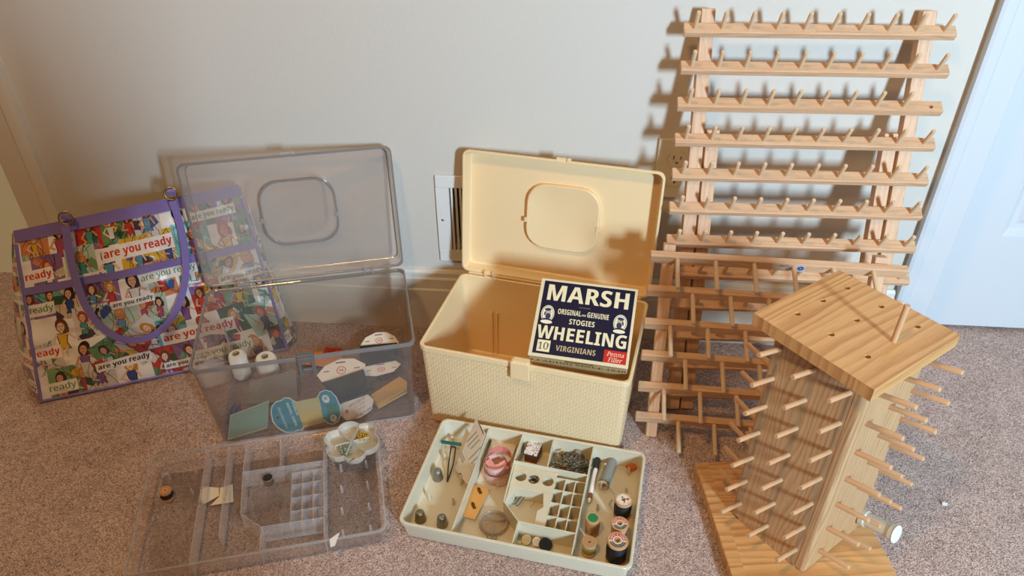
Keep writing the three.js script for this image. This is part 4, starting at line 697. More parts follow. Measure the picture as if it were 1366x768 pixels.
{
  const coats = spoolTop('#e9dcc0', '#c43a3e', '#23222c', 'COATS & CLARK', 'MERCERIZED', '#3a2a1c'), bw = spoolTop('#ece2d0', null, null, 'SIX CORD', 'BELDING', '#2c2420');
  const blk = threadMat(0x121118), navy = threadMat(0x14151f);
  standSpool('wooden spool of black thread with red and black label, largest of three in a row', 1024, 608, 0.0160, 0.046, coats, blk, { waist: 0.95 });
  standSpool('wooden spool with red and black label between two black thread spools', 1034, 532, 0.0138, 0.042, coats, std({ color: 0xd7a08a, roughness: 0.6 }), { waist: 0.85, rot: 0.1 });
  standSpool('wooden spool of navy black thread with white and coral label', 1051, 425, 0.0142, 0.038, bw, navy, { waist: 0.95 });
  const grn = canvasTex(128, 128, (c) => { c.fillStyle = '#c99a66'; c.fillRect(0, 0, 128, 128); c.fillStyle = '#15804a'; c.beginPath(); c.arc(64, 64, 50, 0, 7); c.fill(); });
  standSpool('empty brown wooden spool with a round green label', 913, 507, 0.0112, 0.036, grn, std({ color: 0xa9743a, roughness: 0.5 }), { waist: 1.0, cover: true });
  const wd = canvasTex(128, 128, (c) => { c.fillStyle = '#b98a5a'; c.fillRect(0, 0, 128, 128); c.strokeStyle = '#8a5f36'; c.lineWidth = 3; for (const r of [20, 34, 50]) { c.setLineDash([5, 6]); c.beginPath(); c.arc(64, 64, r, 0, 7); c.stroke(); }  });
  standSpool('small wooden spool of pale green thread', 897, 614, 0.0115, 0.026, wd, threadMat(0xb9b36a), { waist: 0.9 });
}
// loose dark thread between spools
single('thread_strand', tube([at7(988, 452, 0.006), at7(1000, 425, 0.008), at7(985, 445, 0.01), at7(1003, 470, 0.008)], 0.0003, 24, 5), std({ color: 0x2c2a33, roughness: 0.8 }), 'loose loop of dark thread beside the navy thread spool', 'thread');

// ───────────────────────── things in and on the clear tray ─────────────────────────
const z4 = (x, y) => [150 + x * 0.2968, 540 + y * 0.2968], at4 = (x, y, h) => onY(...z4(x, y), h);
{
  const p = at4(235, 380, 0.024), wd = canvasTex(64, 64, (c) => { c.fillStyle = '#c48a5c'; c.fillRect(0, 0, 64, 64); c.fillStyle = '#dca878'; c.beginPath(); c.arc(32, 32, 14, 0, 7); c.fill(); });
  standSpool('small wooden spool of dark maroon thread alone in the clear tray', 0, 0, 0.0098, 0.020, wd, threadMat(0x2c0d12), { waist: 1.04, place: V(p.x, FLR, p.z) });
  const q = at4(700, 335, 0.026), o = thing('bobbin', 'shiny steel bobbin with black thread in a round well of the clear tray', 'bobbin', [q.x, 0.0185, q.z]);
  mk('bobbin_body', lathe([[0.003, 0.0125], [0.0085, 0.0125], [0.0088, 0.0115], [0.0088, 0.001], [0.0085, 0], [0.003, 0], [0.003, 0.0125]], 28), M.steel, o); mk('thread', lathe([[0, 0.0127], [0.0076, 0.0127], [0.0076, 0.0131], [0, 0.0132]], 24), std({ color: 0x17150f, roughness: 0.6 }), o);
  const s1 = thing('paper_label', 'blank white paper label under the clear tray divider', 'paper'); slab([z4(405, 365), z4(478, 372), z4(480, 408), z4(402, 452)], V(0, 0.003, 0), V(0, 1, 0), 0.0004, M.paper, s1, 'sheet', { lift: 0 });
  const s2 = thing('paper_label', 'torn white paper slip lying beside the blank label in the clear tray', 'paper'); slab([z4(484, 372), z4(541, 356), z4(543, 436), z4(440, 452), z4(480, 412)], V(0, 0.003, 0), V(0, 1, 0), 0.0004, M.paper, s2, 'sheet');
  // flower shaped dish
  const f = onY(470, 592, 0.045), fl = thing('flower_dish', 'frosted flower shaped plastic dish of beads on the clear tray corner', 'dish', [f.x, 0.0402, f.z], 0.2); fl.scale.set(1.24, 1, 1.24);
  const lobes = []; for (let k = 0; k < 6; k++) { const a = k / 6 * Math.PI * 2 + 0.3; lobes.push([0.0225 * Math.cos(a), 0.0205 * Math.sin(a)]); }
  const rOf = (t, rl) => { let m = 0.012; for (const [x, y] of lobes) { const b = x * Math.cos(t) + y * Math.sin(t), q2 = rl * rl - (x * x + y * y - b * b); if (b > 0 && q2 > 0) m = Math.max(m, b + Math.sqrt(q2)); } return m; };
  const loop = (rl, n = 90) => Array.from({ length: n }, (_, i) => { const t = i / n * Math.PI * 2, r = rOf(t, rl); return [r * Math.cos(t), r * Math.sin(t)]; });
  mk('dish', loft([{ pts: loop(0.0135), y: 0 }, { pts: loop(0.0150), y: 0.003 }, { pts: loop(0.0165), y: 0.015 }, { pts: loop(0.0153), y: 0.015 }, { pts: loop(0.0137), y: 0.003 }, { pts: loop(0.0128), y: 0.0018 }], true, true, 0.6), M.frost, fl);
  for (let k = 0; k < 6; k++) { const a = (k + 0.5) / 6 * Math.PI * 2 + 0.3, g = bx(0.022, 0.011, 0.0012, 0.0125, 0.007, 0, 0.0004); g.rotateY(-a); mk('petal_wall', g, M.frost, fl); }
  const beads = (name, label, col, cpx, n, r0, met) => { const c = onY(...cpx, 0.05), im = new THREE.InstancedMesh(new THREE.SphereGeometry(0.0019, 10, 8), std({ color: col, roughness: 0.28, metalness: met }), n); im.name = numbered(name); const mt = new THREE.Matrix4(); for (let i = 0; i < n; i++) { const a = rr(0, 6.28), r = r0 * Math.sqrt(rnd()); mt.makeTranslation(c.x + r * Math.cos(a), 0.0442 + 0.0032 * Math.floor(rr(0, 3)), c.z + r * Math.sin(a)); im.setMatrixAt(i, mt); } im.castShadow = im.receiveShadow = true; im.userData = { kind: 'stuff', label, category: 'beads' }; scene.add(im); };
  beads('gold_beads', 'round gold beads heaped in a petal of the frosted dish', 0xcaa23c, [483, 581], 60, 0.0125, 0.6);
  beads('pale_beads', 'grey green beads heaped in a petal of the frosted dish', 0x8e9478, [461, 598], 44, 0.0115, 0.2);
  const cp = thing('wire_clip', 'tiny black wire clip on the rim of the frosted dish', 'clip'); mk('wire', rod(onY(466, 616, 0.056), onY(473, 611, 0.056), 0.0006, 6), M.blackThread, cp);
  const sl = thing('plastic_scrap', 'white plastic scrap at the front edge of the clear tray', 'scrap'); slab([z4(975, 605), z4(1022, 572), z4(1000, 632), z4(980, 640)], V(0, 0.0405, 0), V(0, 1, 0), 0.0006, M.white, sl, 'sheet');
}

// ───────────────────────── contents of the clear box ─────────────────────────
{
  const FN = V(Math.sin(KB.yaw), 0, Math.cos(KB.yaw)), fp = KB.c.clone().addScaledVector(FN, KB.Wd / 2 - KB.ins - 0.009);
  const lean = FN.clone().multiplyScalar(Math.cos(0.35)).setY(Math.sin(0.35)).normalize();
  const z3 = (x, y) => [220 + x * 0.3387, 350 + y * 0.3387];
  // cones of white thread
  const wt = threadMat(0xf0ebe2);
  const cone = (label, pos, dir, R, L) => { const o = thing('thread_cone', label, 'thread cone', [pos.x, pos.y, pos.z]), q = new THREE.Quaternion().setFromUnitVectors(UP, dir.clone().normalize()); const g = toCreasedNormals(lathe([[0.0065, 0], [R * 0.86, 0], [R, 0.004], [R * 0.97, L - 0.006], [R * 0.82, L], [0.0065, L], [0.0065, 0]], 32), 0.7); const a = mk('wound_thread', g, wt, o); a.quaternion.copy(q); const b = mk('tube', lathe([[0.0064, -0.002], [0.0064, L + 0.002], [0.005, L + 0.002], [0.005, -0.002], [0.0064, -0.002]], 20), std({ color: 0xb9a88f, roughness: 0.7 }), o); b.quaternion.copy(q); };
  const c1 = onPlane(316, 471, V(0, 0.062, 0), UP); cone('tall white thread cone standing in the corner of the clear box', V(c1.x, 0.005, c1.z), V(-0.02, 1, 0.03), 0.0175, 0.056);
  const c2 = onPlane(353, 473, V(0, 0.052, 0), UP); cone('squat white thread cone standing with its hole up in the clear box', V(c2.x, 0.006, c2.z), V(0.02, 1, 0.05), 0.021, 0.042);
  // teal embroidery yarn card leaning on the front wall
  const teal = canvasTex(512, 512, (c, w, h) => { c.fillStyle = '#1c93a8'; c.fillRect(0, 0, w, h); });
  const tealM = std({ color: 0x1d90a6, roughness: 0.4 }), whiteCard = std({ color: 0xe9ecec, roughness: 0.5 });
  const p3 = fp.clone().addScaledVector(FN, 0.002);
  const card = thing('yarn_card', 'teal yarn card wound with yellow embroidery yarn leaning inside the clear box', 'yarn card');
  const lobeL = [[418, 590], [422, 565], [438, 548], [458, 543], [470, 533], [490, 533], [502, 543], [518, 548], [552, 640], [540, 660], [522, 660], [506, 668], [475, 668], [445, 650], [425, 625]].map(q => z3(...q));
  const lobeR = [[600, 530], [612, 510], [632, 502], [655, 508], [675, 530], [690, 565], [693, 598], [682, 625], [660, 637], [642, 632], [630, 622], [622, 618]].map(q => z3(...q));
  const mid = [[512, 548], [606, 530], [628, 622], [548, 642]].map(q => z3(...q));
  const grow = (poly, k) => { const cx = poly.reduce((s, p) => s + p[0], 0) / poly.length, cy = poly.reduce((s, p) => s + p[1], 0) / poly.length; return poly.map(([x, y]) => { const d = Math.hypot(x - cx, y - cy); return [x + (x - cx) / d * k, y + (y - cy) / d * k]; }); };
  const P0 = KB.c.clone().addScaledVector(FN, 0.1003).setY(0.0045), PG = KB.c.clone().addScaledVector(FN, 0.0968).setY(0.004), leanG = FN.clone().multiplyScalar(Math.cos(0.55)).setY(Math.sin(0.55)).normalize();
  const tex = (draw) => std({ map: canvasTex(512, 512, draw), roughness: 0.4 });
  slab(grow(lobeL, 0.6), P0, lean, 0.0008, whiteCard, card, 'card_border'); slab(grow(lobeL, -0.8), P0.clone().addScaledVector(lean, 0.0009), lean, 0.0003, tex((c, w, h) => { c.fillStyle = '#1d8ea6'; c.fillRect(0, 0, w, h); c.save(); c.translate(w * 0.5, h * 0.5); c.rotate(1.32); c.fillStyle = '#dff0f0'; c.font = 'bold 62px sans-serif'; c.textAlign = 'center'; c.fillText('NOVEL YARN', 10, -50); c.fillText('PUNCH', -50, -140); c.fillText('EMBROIDERY', 20, -200 + 10); c.font = 'italic 64px serif'; c.fillText('Handmade', 0, 110); c.restore(); c.fillStyle = '#0c3138'; c.beginPath(); c.arc(90, 270, 20, 0, 7); c.fill(); }), card, 'printed_end');
  slab(grow(lobeR, 0.6), P0, lean, 0.0008, whiteCard, card, 'card_border'); slab(grow(lobeR, -0.8), P0.clone().addScaledVector(lean, 0.0009), lean, 0.0003, tex((c, w, h) => { c.fillStyle = '#1d8ea6'; c.fillRect(0, 0, w, h); c.fillStyle = '#1f7f6c'; c.fillRect(w * 0.35, h * 0.4, w * 0.5, h * 0.4); c.fillStyle = '#e6eef0'; c.beginPath(); c.ellipse(w * 0.38, h * 0.24, 95, 60, 0.2, 0, 7); c.fill(); c.beginPath(); c.ellipse(w * 0.62, h * 0.84, 85, 55, 0, 0, 7); c.fill(); c.fillStyle = '#34606c'; c.font = 'bold 70px sans-serif'; c.fillText('40', w * 0.3, h * 0.27); c.fillText('10', w * 0.52, h * 0.87); }), card, 'printed_end');
  slab(mid, P0.clone().addScaledVector(lean, -0.006), lean, 0.0082, threadMat(0xd9c26a), card, 'yarn_band'); slab([mid[0], mid[1], [(mid[1][0] + mid[2][0]) / 2, (mid[1][1] + mid[2][1]) / 2], [(mid[0][0] + mid[3][0]) / 2, (mid[0][1] + mid[3][1]) / 2]], P0.clone().addScaledVector(lean, 0.0023), lean, 0.0004, threadMat(0xd8cf94), card, 'yarn_band');
  // black thread cards
  const blackCard = (label, top, band, bot, base, nrm, txt) => {
    const o = thing('thread_card', label, 'thread card'); const pap = (draw) => std({ map: canvasTex(512, 256, draw), roughness: 0.6 });
    const A = (c, w, h) => { c.fillStyle = '#ece4da'; c.fillRect(0, 0, w, h); c.strokeStyle = '#c43c34'; c.lineWidth = 8; c.beginPath(); c.arc(w * 0.5, h * 0.55, 44, 0, 7); c.stroke(); c.fillStyle = '#c43c34'; c.font = 'bold 46px sans-serif'; c.textAlign = 'center'; c.fillText('50', w * 0.5, h * 0.61); c.fillStyle = '#55504b'; c.fillRect(w * 0.4, h * 0.14, 100, 16); c.fillRect(w * 0.14, h * 0.5, 60, 12); c.fillRect(w * 0.76, h * 0.5, 60, 12); };
    const B = (c, w, h) => { c.fillStyle = '#ece4da'; c.fillRect(0, 0, w, h); c.fillStyle = '#8f4a44'; c.font = '40px serif'; c.textAlign = 'center'; c.save(); c.translate(w * 0.55, h * 0.5); c.rotate(-0.3); c.fillStyle = '#4a4644'; c.fillText('MERCERIZED', 0, -50); c.fillStyle = '#b4564c'; c.fillText('BUTTON', 20, -5); c.fillText('TWIST', 30, 40); c.fillStyle = '#4a4644'; c.font = 'bold 40px serif'; c.fillText("COATS & CLARK'S", 20, 96); c.restore(); c.fillStyle = '#c43c34'; c.beginPath(); c.arc(w * 0.2, h * 0.62, 24, 0, 7); c.fill(); };
    slab(top, base, nrm, 0.0008, pap(A), o, 'card_end'); slab(bot, base, nrm, 0.0008, pap(txt ? B : A), o, 'card_end'); slab(band, base.clone().addScaledVector(nrm, -0.003), nrm, 0.0085, M.blackThread, o, 'thread_band', { bevel: 0.0015 });
  };
  const e = (cx, cy, rx, ry, a) => polyBlob(...z3(cx, cy), rx * 0.3387, ry * 0.3387, a, 22);
  const P1 = onY(...z3(740, 560), 0.02), bl = FN.clone().multiplyScalar(0.55).setY(0.83).normalize();
  blackCard('white thread card wound with black thread, printed end down, in the clear box', [[598, 445], [630, 408], [690, 380], [745, 378], [790, 400], [788, 425], [620, 472]].map(q => z3(...q)), [[625, 480], [782, 428], [802, 500], [695, 555]].map(q => z3(...q)), [[692, 556], [800, 520], [822, 540], [815, 580], [770, 612], [715, 622], [690, 600]].map(q => z3(...q)), P1, bl, true);
  const P2 = onY(...z3(845, 370), 0.045), b2 = FN.clone().multiplyScalar(0.6).setY(0.8).normalize();
  blackCard('white thread card wound with black thread standing at the back of the clear box', [[768, 330], [790, 296], [830, 276], [870, 274], [905, 290], [922, 315], [915, 325], [775, 338]].map(q => z3(...q)), [[772, 335], [912, 322], [905, 385], [770, 412]].map(q => z3(...q)), [[770, 412], [905, 385], [930, 400], [900, 430], [830, 448], [785, 445]].map(q => z3(...q)), P2, b2, false);
  // packets
  const pk = (label, poly, base, n, mat, t, name = 'packet') => { const o = thing(name, label, 'packet'); slab(poly.map(q => z3(...q)), base, n, t, mat, o, 'sleeve'); return o; };
  const gp = pk('flat pale green packet leaning in the corner of the clear box', [[262, 605], [408, 550], [402, 645], [252, 692]], PG.clone(), leanG, std({ color: 0x7fa491, roughness: 0.45 }), 0.002);
  slab([[258, 600], [410, 543], [404, 652], [248, 698]].map(q => z3(...q)), PG.clone().addScaledVector(leanG, -0.0017), leanG, 0.0015, std({ color: 0xc4bd9c, roughness: 0.6 }), gp, 'backing');
  pk('grey plastic packet lying behind the green packet in the clear box', [[335, 470], [515, 425], [525, 545], [330, 560]], onY(...z3(430, 500), 0.02), V(0.1, 0.9, 0.3).normalize(), std({ color: 0x8f8a80, roughness: 0.35, transmission: 0.3, thickness: 0 }), 0.003);
  const yp = pk('folded yellow packet at the right end of the clear box', [[812, 530], [925, 457], [955, 478], [952, 502], [838, 565]], onY(...z3(890, 510), 0.014), V(0.0, 1, 0.1).normalize(), std({ color: 0xd3a44e, roughness: 0.55 }), 0.006);
  slab([[815, 545], [955, 484], [953, 514], [842, 576]].map(q => z3(...q)), onY(...z3(890, 520), 0.007), UP, 0.004, std({ color: 0xe2bb62, roughness: 0.55 }), yp, 'fold');
  pk('orange paper square lying in the middle of the clear box', [[545, 340], [700, 362], [690, 420], [535, 400]], onY(...z3(600, 365), 0.012), V(0, 1, 0.15).normalize(), std({ color: 0xe0973a, roughness: 0.7 }), 0.0012, 'paper_square');
  // tangles of thread
  const tangle = (name, label, cpx, h, rx, rz, ry, col, n) => { const c = cpx.isVector3 ? cpx : onY(...z3(...cpx), h), pts = []; for (let i = 0; i < n; i++) pts.push(V(c.x + rr(-rx, rx), h + rr(-ry, ry), c.z + rr(-rz, rz))); single(name, tube(pts, 0.0009, n * 7, 5), std({ color: col, roughness: 0.6 }), label, 'thread'); };
  tangle('thread_tangle', 'tangle of red and orange thread on the orange paper', [665, 350], 0.020, 0.020, 0.010, 0.004, 0xc23a1c, 46);
  tangle('thread_tangle', 'heap of blue thread in the left corner of the clear box', inBox(KB, -0.156, 0.016, 0.045), 0.016, 0.009, 0.020, 0.010, 0x35479c, 80);
}
// scrap on the carpet
{ const p = onY(1260, 672, 0.003), o = single('paper_scrap', (() => { const g = extrude([[-0.004, -0.0025], [0.002, -0.004], [0.0055, 0.0005], [0.001, 0.0035], [-0.003, 0.003]], 0.0006); g.rotateX(-Math.PI / 2); return g; })(), M.white, 'tiny white paper scrap on the bare carpet', 'scrap'); o.position.set(p.x, 0.003, p.z); o.rotation.set(0.2, 0, 0.15); }

// ───────────────────────── tote bag ─────────────────────────
{
  const BL = V(-0.994, 0.004, 0.3025), BR = V(-0.574, 0.004, 0.110), TL = V(-0.985, 0.322, 0.2), TRp = V(-0.625, 0.352, 0.052), nb = V(-0.4286, 0, -0.9035);
  const art = canvasTex(2048, 1536, (c, w, h) => {
    const R = (a, b) => a + (b - a) * rnd(); c.fillStyle = '#f6f1ec'; c.fillRect(0, 0, w, h);
    const bgs = ['#5f8f5a', '#2f5a3c', '#8f6aa0', '#6fb0aa', '#c23b34', '#e0b43a', '#3c5e9c', '#d9cbb4', '#b7d0c0', '#4a3a4a', '#d98a5a', '#ddd6d0', '#7a9a6a'], hair = ['#2a1d18', '#6b3a1c', '#c98a2a', '#b8452a', '#1c1a22'], dress = ['#5a8fb0', '#3f9a8a', '#b04a6a', '#e0b43a', '#2f4a8a', '#8a5aa0', '#c23b34', '#e6e0da'];
    const pick = a => a[Math.floor(rnd() * a.length)];
    const figure = (s) => { // a seated or standing fashion figure, seen to the waist or whole
      const sk = pick(['#e3b08a', '#d99a74', '#efc9a8']), hc = pick(hair), dc = pick(dress); c.lineWidth = s * 0.02; c.strokeStyle = '#2a2220'; const full = rnd() > 0.4;
      c.fillStyle = hc; c.beginPath(); c.ellipse(R(-0.03, 0.03) * s, -0.26 * s, 0.14 * s, 0.2 * s, R(-0.3, 0.3), 0, 7); c.fill(); c.beginPath(); c.ellipse(0.07 * s, -0.1 * s, 0.09 * s, 0.2 * s, 0.3, 0, 7); c.fill();
      c.fillStyle = sk; c.beginPath(); c.ellipse(0, -0.24 * s, 0.085 * s, 0.115 * s, 0, 0, 7); c.fill(); c.fillRect(-0.03 * s, -0.15 * s, 0.06 * s, 0.08 * s);
      c.fillStyle = dc; c.beginPath(); c.moveTo(-0.12 * s, -0.08 * s); c.lineTo(0.12 * s, -0.08 * s); c.lineTo(0.09 * s, 0.16 * s); c.lineTo((full ? 0.16 : 0.1) * s, 0.3 * s); c.lineTo((full ? -0.16 : -0.1) * s, 0.3 * s); c.lineTo(-0.08 * s, 0.16 * s); c.closePath(); c.fill(); c.stroke();
      c.strokeStyle = sk; c.lineWidth = s * 0.05; c.lineCap = 'round'; c.beginPath(); c.moveTo(-0.12 * s, -0.06 * s); c.lineTo(R(-0.3, -0.18) * s, R(0.05, 0.15) * s); c.lineTo(R(-0.15, 0) * s, R(0.1, 0.25) * s); c.stroke(); c.beginPath(); c.moveTo(0.12 * s, -0.06 * s); c.lineTo(R(0.18, 0.28) * s, R(0, 0.14) * s); c.stroke();
      if (full) { c.lineWidth = s * 0.06; c.beginPath(); c.moveTo(-0.06 * s, 0.3 * s); c.lineTo(R(-0.2, 0) * s, 0.5 * s); c.stroke(); c.beginPath(); c.moveTo(0.06 * s, 0.3 * s); c.lineTo(R(0, 0.22) * s, 0.5 * s); c.stroke(); }
      c.strokeStyle = '#2a2220'; c.lineWidth = s * 0.014; c.beginPath(); c.moveTo(-0.05 * s, -0.26 * s); c.lineTo(-0.015 * s, -0.26 * s); c.moveTo(0.02 * s, -0.26 * s); c.lineTo(0.055 * s, -0.26 * s); c.stroke(); c.strokeStyle = '#b02a30'; c.beginPath(); c.moveTo(-0.025 * s, -0.185 * s); c.lineTo(0.025 * s, -0.185 * s); c.stroke();
    };
    const panel = (x, y, pw, ph, rot) => { c.save(); c.translate(x, y); c.rotate(rot); c.fillStyle = pick(bgs); c.fillRect(-pw / 2, -ph / 2, pw, ph); c.save(); c.beginPath(); c.rect(-pw / 2, -ph / 2, pw, ph); c.clip(); for (let i = 0; i < 4; i++) { c.fillStyle = pick(bgs); c.save(); c.translate(R(-0.5, 0.5) * pw, R(-0.5, 0.5) * ph); c.rotate(R(-0.8, 0.8)); c.fillRect(-pw * 0.2, -ph * 0.12, pw * 0.4, ph * 0.24); c.restore(); } c.strokeStyle = '#24301f'; c.lineWidth = 4; for (let i = 0; i < 7; i++) { c.beginPath(); c.moveTo(R(-0.5, 0.5) * pw, -ph / 2); c.bezierCurveTo(R(-0.5, 0.5) * pw, 0, R(-0.5, 0.5) * pw, 0, R(-0.5, 0.5) * pw, ph / 2); c.stroke(); } const n = pw > ph ? 2 : 1; for (let i = 0; i < n; i++) { c.save(); c.translate((n > 1 ? (i - 0.5) * pw * 0.5 : 0), ph * 0.06); figure(ph * 0.95); c.restore(); } c.restore(); c.restore(); };
    for (let j = 0; j < 6; j++) for (let i = 0; i < 8; i++) { const x = (i + 0.5 + (j % 2) * 0.45) * w / 8 + R(-30, 30), y = (j + 0.5) * h / 6 + R(-25, 25); if ((i * 3 + j * 5) % 4 === 3) { c.save(); c.translate(x, y + 60); figure(R(300, 400)); c.restore(); } else panel(x, y, R(230, 380), R(240, 330), rnd() < 0.25 ? R(-0.7, 0.7) : R(-0.06, 0.06)); }
    const bar = (t, u, v, px, col, wd, f = 'bold') => { const x = u * w, y = (1 - v) * h; c.save(); c.translate(x, y); c.rotate(-0.03); c.font = `${f} ${px}px sans-serif`; c.textAlign = 'center'; const m = c.measureText(t).width; c.fillStyle = '#f6f1ec'; c.fillRect(-m / 2 - 14, -px * 0.95, m + 28, px * 1.35); c.fillStyle = col; c.fillText(t, 0, 0); c.fillText(t, 2, 0); c.restore(); };
    bar('are you ready', 0.50, 0.765, 92, '#d23a26', 600); bar('are you ready', 0.66, 0.215, 92, '#d23a26', 600); bar('are you ready', 0.25, 0.66, 60, '#2a2226', 380); bar('are you ready', 0.60, 0.60, 78, '#4f8a52', 520, ''); bar('are you ready', 0.43, 0.485, 52, '#37493c', 320); bar('ready', 0.07, 0.72, 84, '#d23a26', 200); bar('ready', 0.06, 0.53, 80, '#4f8a52', 180, ''); bar('ready', 0.05, 0.27, 84, '#d23a26', 200); bar('are you ready', 0.34, 0.13, 64, '#2a2226', 400); bar('are you ready', 0.74, 0.07, 78, '#4f8a52', 480, ''); bar('are you ready', 0.58, 0.05, 52, '#37493c', 300); bar('ready', 0.09, 0.05, 84, '#4f8a52', 200, ''); bar('are you ready', 0.9, 0.5, 60, '#2a2226', 380); bar('are you ready', 0.85, 0.87, 60, '#4f8a52', 380);
  });
  art.wrapS = art.wrapT = THREE.RepeatWrapping;
  const wr = dataTex(512, 512, (x, y) => { const v = 255 * (0.55 * N16(x * 8, y * 8) + 0.3 * N16(x * 16 + y * 6, y * 16) + 0.15 * N64(x * 32, y * 32)); return [v, v, v]; }, false, [1, 1]);
  const vinyl = std({ map: art, roughness: 0.28, clearcoat: 0.9, clearcoatRoughness: 0.07, bumpMap: wr, bumpScale: 0.014 });
  const o = thing('tote_bag', 'vinyl tote bag printed with comic women and lettering, purple straps, beside the doorway', 'tote bag', [BL.x, 0, BL.z]);
  const rel = p => p.sub(V(BL.x, 0, BL.z));
  const bil = (u, v) => BL.clone().lerp(BR, u).lerp(TL.clone().lerp(TRp, u), v);
  const nf = nb.clone().negate().multiplyScalar(0.95).setY(0.28).normalize();
  const sag = (u, v) => (0.016 * Math.sin(Math.PI * u) * Math.sin(Math.PI * Math.min(1, v * 1.02)) + 0.012 * (noiseFree(u * 5 + 3, v * 5 + 1) - 0.5) * Math.sin(Math.PI * u) * sstep(0, 0.2, v) * sstep(1, 0.85, v) + 0.005 * (noiseFree(u * 14, v * 11) - 0.5));
  const front = (u, v) => bil(u, v).addScaledVector(nf, sag(u, v));
  const dep = (u, v) => lerp(lerp(0.125, 0.075, u), lerp(0.007, 0.006, u), Math.pow(v, 0.9));
  const back = (u, v) => bil(u, v * 0.965).addScaledVector(nb, dep(u, v)).add(V(-0.035 * (1 - u) * Math.sin(Math.PI * Math.min(1, 0.25 + v * 0.75)), 0, 0));
  const side = (uu, sgn) => (s, v) => { const a = front(uu, v), b = back(uu, v), e = V(0.9035 * sgn, 0, -0.4286 * sgn); return a.lerp(b, s).addScaledVector(e, 0.022 * Math.sin(Math.PI * s) * (1 - v * 0.9) + 0.004 * (noiseFree(s * 6 + 2, v * 9) - 0.5)); };
  mk('front_panel', patch((u, v) => rel(front(u, v)), 40, 32, 0.0012, (u, v) => [u, v]), vinyl, o);
  mk('back_panel', patch((u, v) => rel(back(u, v)), 20, 16, 0.0012, (u, v) => [1 - u, v]), vinyl, o);
  mk('gusset', patch((s, v) => rel(side(0, -1)(1 - s, v)), 10, 24, 0.0012, (u, v) => [u * 0.28 + 0.4, v]), vinyl, o);
  mk('gusset', patch((s, v) => rel(side(1, 1)(s, v)), 10, 24, 0.0012, (u, v) => [u * 0.25 + 0.1, v]), vinyl, o);
  mk('bottom_panel', patch((u, s) => rel(front(u, 0).lerp(back(u, 0), s).setY(0.003)), 16, 4, 0.0015, (u, v) => [u, v * 0.25]), vinyl, o);
  const off = (u, v, d) => rel(front(u, v).addScaledVector(nf, d));
  mk('top_band', patch((u, v) => off(u, 0.94 + v * 0.065, 0.0022), 40, 3, 0.0022), M.purple, o);
  mk('top_band', patch((u, v) => rel(back(1 - u, 0.935 + v * 0.065).addScaledVector(nf, -0.002)), 20, 3, 0.002), M.purple, o);
  mk('pocket_band', patch((u, v) => off(u, 0.64 + v * 0.042, 0.0022), 40, 2, 0.0022), M.purple, o);
  for (const u of [0.002, 0.998]) mk('piping', tube(Array.from({ length: 18 }, (_, i) => off(u, i / 17 * 0.93, 0.001)), 0.0032, 40, 8), M.purple, o);
  mk('piping', tube(Array.from({ length: 18 }, (_, i) => off(i / 17, 0.004, 0.001).setY(0.0045)), 0.003, 40, 8), M.purple, o);
  // handle on the front: rings, tabs and a long drooping strap
  const z1 = (x, y) => [x * 0.4947, 180 + y * 0.4947], pb = BL.clone().lerp(TRp, 0.5), nPlane = (() => { const n = BR.clone().sub(BL).cross(TL.clone().sub(BL)).normalize(); return n.z < 0 ? n.negate() : n; })();
  const on = (x, y, d = 0.018) => rel(onPlane(...z1(x, y), pb.clone().addScaledVector(nPlane, d), nPlane));
  const pts = [[176, 243], [184, 300], [203, 385], [232, 462], [272, 515], [318, 546], [365, 553], [412, 540], [452, 508], [482, 455], [500, 385], [497, 300], [478, 215], [464, 178]].map(([x, y]) => on(x, y, 0.020));
  mk('handle', strap(pts, nPlane, 0.0128, 0.0030, 60), M.purple, o);
  for (const [x, y] of [[177, 224], [461, 158]]) { const r = new THREE.TorusGeometry(0.0108, 0.0016, 8, 28); const g = mk('ring', r, M.gold, o); g.position.copy(on(x, y, 0.016)); g.quaternion.setFromUnitVectors(FWD, nPlane); g.scale.set(1.0, 1.05, 1); mk('ring_tab', strap([on(x - 1, y - 16, 0.010), on(x, y - 8, 0.016), on(x, y + 4, 0.012)], nPlane, 0.015, 0.003, 8), M.purple, o); }
}

